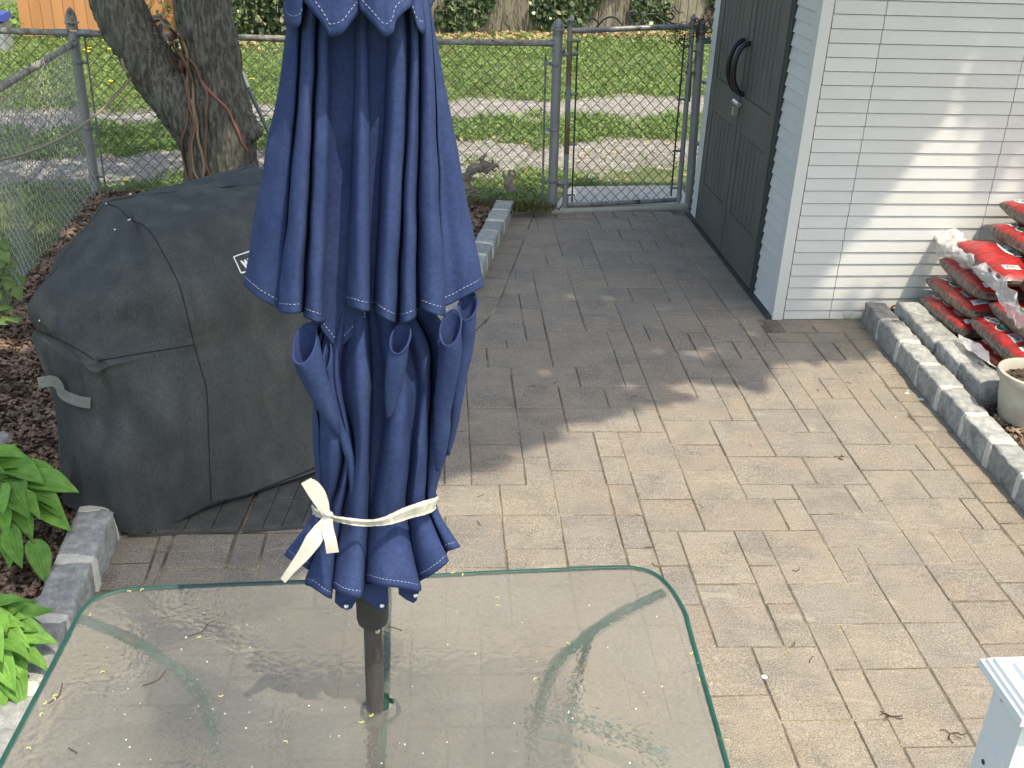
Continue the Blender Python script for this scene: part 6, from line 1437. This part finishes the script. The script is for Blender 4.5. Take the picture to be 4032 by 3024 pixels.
hosta((-10,2010),.12,[(53,1736,.34,.19,.35),(127,1803,.33,.22,.05),(160,1822,.31,.20,.0),(192,1850,.27,.16,-.05),(251,1871,.27,.19,-.1),(172,1898,.30,.20,-.05),(310,1933,.25,.20,-.15),(253,2004,.22,.18,-.25),(253,2038,.20,.17,-.25),(160,2040,.26,.18,-.3),(120,2044,.29,.21,-.25),(278,2088,.17,.19,-.3),(130,2120,.2,.18,-.4),(84,2236,.14,.17,-.6),(183,2297,.12,.17,-.6),(40,2240,.14,.15,-.6),(10,2020,.32,.16,-.1),(60,1990,.32,.17,0),(20,1870,.33,.2,.3),(100,1950,.32,.2,0.1),(30,2110,.25,.2,-.3)],'broad-leaved green hosta beside the grill cover, upper of the two',22)
hosta((-60,2600),.12,[(214,2400,.24,.20,-.1),(150,2350,.26,.20,.0),(60,2330,.28,.18,.1),(228,2526,.20,.21,-.2),(195,2640,.17,.19,-.3),(110,2680,.17,.18,-.35),(95,2790,.12,.16,-.5),(11,2813,.12,.17,-.6),(120,2590,.25,.2,-.1),(20,2480,.3,.2,0),(60,2720,.18,.19,-.4),(100,2460,.27,.2,0),(10,2600,.28,.2,-.2),(150,2480,.24,.19,-.1)],'sunlit yellow-green hosta at the left edge beside the glass table',22)
m_=MB(); bb=G(-5,1752,.09); m_.lathe([(0.0,0.0),(0.05,0.0),(0.06,0.02),(0.045,0.04),(0.0,0.05)],9,bb); put(m_,'rock',M['granite'],smooth=False,label='grey rock in the mulch at the left edge behind the hosta',cat='rock')
# ------------------------------------------------------------------ litter
def twig(px,py,L,curl,label=None,z=0.014,leafy=0,br=0):
    c=G(px,py,z); a=random.uniform(0,6.28); m_=MB()
    pts=[c]; d=a
    for k in range(6): d+=curl+random.gauss(0,.25); pts.append(pts[-1]+Vector((math.cos(d),math.sin(d),0))*L/6+Vector((0,0,random.uniform(-.0005,.0015))))
    m_.tube(cr(pts,2),[0.0014]*13,5)
    for b in range(br):
        q=pts[random.randint(1,4)]; a2=random.uniform(0,6.28); m_.tube([q,q+Vector((math.cos(a2),math.sin(a2),0.12))*L*.3,q+Vector((math.cos(a2+.4),math.sin(a2+.4),0.04))*L*.5],0.0014,4)
    put(m_,'fallen_twig',M['twig'],label=label or 'small dark curled twig lying on the sunlit pavers',cat='twig',group='curled twigs fallen on the pavers')
for px,py in ((3015,1360),(3290,1372),(3330,1505),(3220,1532),(3395,1470),(2960,1760),(3120,2245),(2575,2155),(2570,2215),(2520,2030),(3115,2548),(2958,1365),(3600,1655),(2085,1520),(2180,1510),(2060,1550),(2510,1560),(2230,960),(2380,1035),(3460,1975),(2770,2000),(1880,1955),(1892,2070),(3190,2608)): twig(px,py,random.uniform(.02,.045),random.uniform(-.5,.5))
twig(3467,2800,.07,.1,'three-pronged dark twig lying across a paver joint at the lower right',br=3); twig(3775,2885,.06,.3,'spidery dark twig lying beside the white post',br=4); twig(3325,1795,.05,.3,'bushy little dark twig tuft in the middle of the pavers',br=5)
m_=MB()
for px,py,z in ((520,2335,.735),(560,2330,.735),(1790,2262,.735),(1820,2265,.735),(1955,2360,.727),(1962,2380,.727),(2240,2550,.727),(2110,2680,.727),(2725,2555,.735),(2770,2680,.735),(2776,2695,.735),(2850,2912,.735),(360,2420,.735),(216,2740,.74),(224,2760,.74),(172,2800,.735),(170,2770,.735),(110,2945,.735),(775,2512,.727),(418,2640,.727),(860,2735,.727),(1140,2925,.727),(1410,2850,.727),(1450,2830,.727)):
    c=G(px,py,z)
    for k in range(1):
        q=c+Vector((random.gauss(0,.006),random.gauss(0,.006),0)); a=random.uniform(0,6.28); m_.tube(cr([q,q+Vector((math.cos(a),math.sin(a),.1))*.005,q+Vector((math.cos(a+.7),math.sin(a+.7),0))*.010],2),0.0011,4)
put(m_,'catkin_litter',M['catkin'],smooth=False,label='yellow catkins strewn over the glass table and its rim',kind='stuff')
m_=MB()
for i in range(340):
    px,py=random.uniform(1900,4000),random.uniform(900,3000)
    if random.random()<0.35: px=3230+ (py-1200)*0.83+random.gauss(0,30); 
    c=G(px,py,.014); a=random.uniform(0,6.28); m_.tube([c,c+Vector((math.cos(a),math.sin(a),0))*random.uniform(.003,.008)],random.uniform(.0008,.0016),4)
put(m_,'catkin_litter',M['catkin'],smooth=False,label='tiny yellow catkins strewn over the patio',kind='stuff')
m_=MB()
for px,py,r in ((3572,1548,.010),(3575,1539,.006),(3628,1572,.014),(3527,1642,.004),(3010,2665,.010),(2585,2490,.006)): 
    c=G(px,py,.0135); m_.lathe([(r*.4,0.0006),(r,0.0)],10,c); m_.lathe([(0,.0008),(r*.5,.0006)],10,c)
put(m_,'paint_spots',M['white'],smooth=False,label='white droppings spotted on the pavers near the right kerb',kind='stuff')
for px,py,x2,y2 in ((820,2455,740,2505),(245,2690,190,2770),(1530,2465,1580,2482),(270,2945,300,2965),(650,2640,560,2700)):
    a=G(px,py,.7265); b=G(x2,y2,.7265); m_=MB(); m_.tube(cr([a,(a+b)/2+Vector((.012,-.008,.003)),b],4),0.0013,5); put(m_,'fallen_twig',M['twig'],label='thin reddish stalk lying on the glass table',cat='twig',group='thin stalks fallen on the glass table')
m_=MB()
for i in range(80):
    px,py=random.uniform(250,2750),random.uniform(2350,3020); c=G(px,py,.7235); r=random.uniform(.0008,.0022); m_.lathe([(0,.0006),(r,0)],5,c)
put(m_,'dried_specks',M['white'],smooth=False,label='pale dried specks on the glass table',kind='stuff')
m_=MB()
for px,py in ((420,805),(510,770),(452,906),(505,870),(158,1262),(1085,885)):
    p=on_grill(px,py,.004) or G(px,py,1.1); a=random.uniform(0,3); m_.tube([p,p+Vector((math.cos(a),math.sin(a),0))*.012],0.0028,5)
put(m_,'dry_petals',M['white'],smooth=False,label='pale petals fallen on the grill cover',kind='stuff')
# grass tuft at the siding foot
blades('weeds',np.array([(G(3335,1268).x+random.gauss(0,.012),G(3335,1268).y+random.gauss(0,.01),0.0) for _ in range(9)]),(.05,.10),(.003,.005),M['weed'],'thin weed at the foot of the shed siding')
pts=[]
for i in range(1400):
    t=random.random(); k0=KR[0].lerp(KR[2],t*1.0) if t<1 else KR[0]; pts.append((k0.x-0.012+random.gauss(0,.008),k0.y+random.gauss(0,.01),0.006))
blades('moss',np.array(pts),(.004,.012),(.004,.009),M['moss'],'moss and grit along the foot of the right kerb',lean=1.0)
# ------------------------------------------------------------------ overhanging shade tree (stands right of the frame)
SHADE=[(-3.6,1.9),(-2.1,2.3),(-1.25,2.62),(-0.78,2.95),(-0.72,3.45),(-.40,3.72),(-0.08,3.88),(.165,4.18),(.385,4.39),(.6,4.50),(.8,4.66),(.95,4.76),(1.09,4.84),(1.27,4.77),(1.39,4.92),(1.40,5.10),(1.6,5.07),(1.87,5.16),(2.05,5.5),(2.1,5.9),(2.1,8.3),(.6,8.35),(-1,8.6),(-2.4,8.9),(-3.6,8.9)]
HOLES=[(0.80,5.13,.07),(1.0,5.22,.085),(0.93,4.98,.05),(.55,4.75,.05),(.72,4.86,.06),(.1,4.5,.04)]
LIT1=[(3125,1275),(3160,1180),(3215,1080),(3300,960),(3390,850),(3490,710),(3590,590),(3670,480),(3720,380),(3740,230),(3800,160),(3830,230),(3815,420),(3850,430),(3885,380),(3920,420),(3905,560),(3890,690),(3930,690),(3985,560),(4060,500),(4060,1275)]
LIT2=[(3850,-20),(3990,-20),(3930,110),(3860,290),(3815,270),(3830,140)]
def inpx(x,y,P):
    c=False; j=len(P)-1
    for i in range(len(P)):
        if (P[i][1]>y)!=(P[j][1]>y) and x<(P[j][0]-P[i][0])*(y-P[i][1])/(P[j][1]-P[i][1])+P[i][0]: c=not c
        j=i
    return c
LP_=[]
rg=random.Random(11)
def canopy_point(q,z): h=rg.uniform(5.6,7.6); return q+SUN*((h-z)/SUN.z)
cnt=0
while cnt<32000:
    x,y=rg.uniform(-3.6,2.2),rg.uniform(1.9,8.9); jx,jy=x+0.16*noise.noise(Vector((x*3.4,y*3.4,0)))+0.08*noise.noise(Vector((x*9,y*9,2))),y+0.16*noise.noise(Vector((x*3.4,y*3.4,8)))+0.08*noise.noise(Vector((x*9,y*9,5)))
    cnt+=1
    if not inpx(jx,jy,SHADE): continue
    if any((jx-a)**2+(jy-b)**2<r*r for a,b,r in HOLES): continue
    if x<-1.9 and noise.noise(Vector((x*2.4,y*2.4,11)))>0.28: continue
    if y>7.7 and noise.noise(Vector((x*1.7,y*1.7,17)))>-0.05: continue
    # points whose ray would strike the shed first belong to the wall sampling
    q=Vector((x,y,0)); 
    k_=(S0-q).dot(so_)/SUN.dot(so_)
    if k_>0 and 0<(q+SUN*k_-S0).dot(su)<3.2 and (q+SUN*k_).z<HS: continue
    LP_.append(canopy_point(q,0))
for i in range(5200):
    u=rg.uniform(0,1.6); z=rg.uniform(0.0,1.85); p=S0+su*u+Vector((0,0,z)); px,py,_=lens_place(p)
    jx=px+14*noise.noise(Vector((u*9,z*9,0))); jy=py+14*noise.noise(Vector((u*9,z*9,4)))
    if inpx(jx,jy,LIT1) or inpx(jx,jy,LIT2): continue
    if 3140<jx<3185 and 1040<jy<1200: continue
    LP_.append(canopy_point(p,z))
# far crown over the alley fence and gravel: sparse
for i in range(2600):
    x,y=rg.uniform(-8,3),rg.uniform(9,17); 
    if noise.noise(Vector((x*0.8,y*0.8,21)))>(0.22 if x<-1 else 0.33): LP_.append(canopy_point(Vector((x,y,0)),0))
P=np.array([tuple(p) for p in LP_])
st_=thing('shade_tree',(5.3,8.6,0),'leafy tree standing behind the shed whose crown hangs over the patio','tree')
m_=MB(); tb_=[Vector((5.3,8.6,-.05)),Vector((5.25,8.5,1.4)),Vector((5.1,8.2,3.0)),Vector((4.7,7.5,4.6)),Vector((4.1,6.4,6.0)),Vector((3.4,5.2,6.9))]; m_.tube(cr(tb_,5),list(np.linspace(.20,.07,26)),18); put(m_,'trunk',M['bark'],st_)
m_=MB()
for k in range(12):
    s_=tb_[3].lerp(tb_[5],rg.random()); e_=min((Vector(tuple(P[rg.randrange(len(P)//2)])) for _ in range(4)),key=lambda q:-q.y); mid_=(s_+e_)/2+Vector((0,0,.25)); m_.tube(cr([s_,mid_,e_],5),list(np.linspace(.045,.008,11)),7,cap=False)
put(m_,'branch',M['bark'],st_)
o=leaf_cloud(P,np.tile(np.array([0.1,-0.1,1.0]),(len(P),1)),(0.10,0.19),'crown',M['leaf'],jit=0.4); o.parent=st_; o.matrix_parent_inverse=Matrix.Translation(-st_.location); o['kind']='stuff'
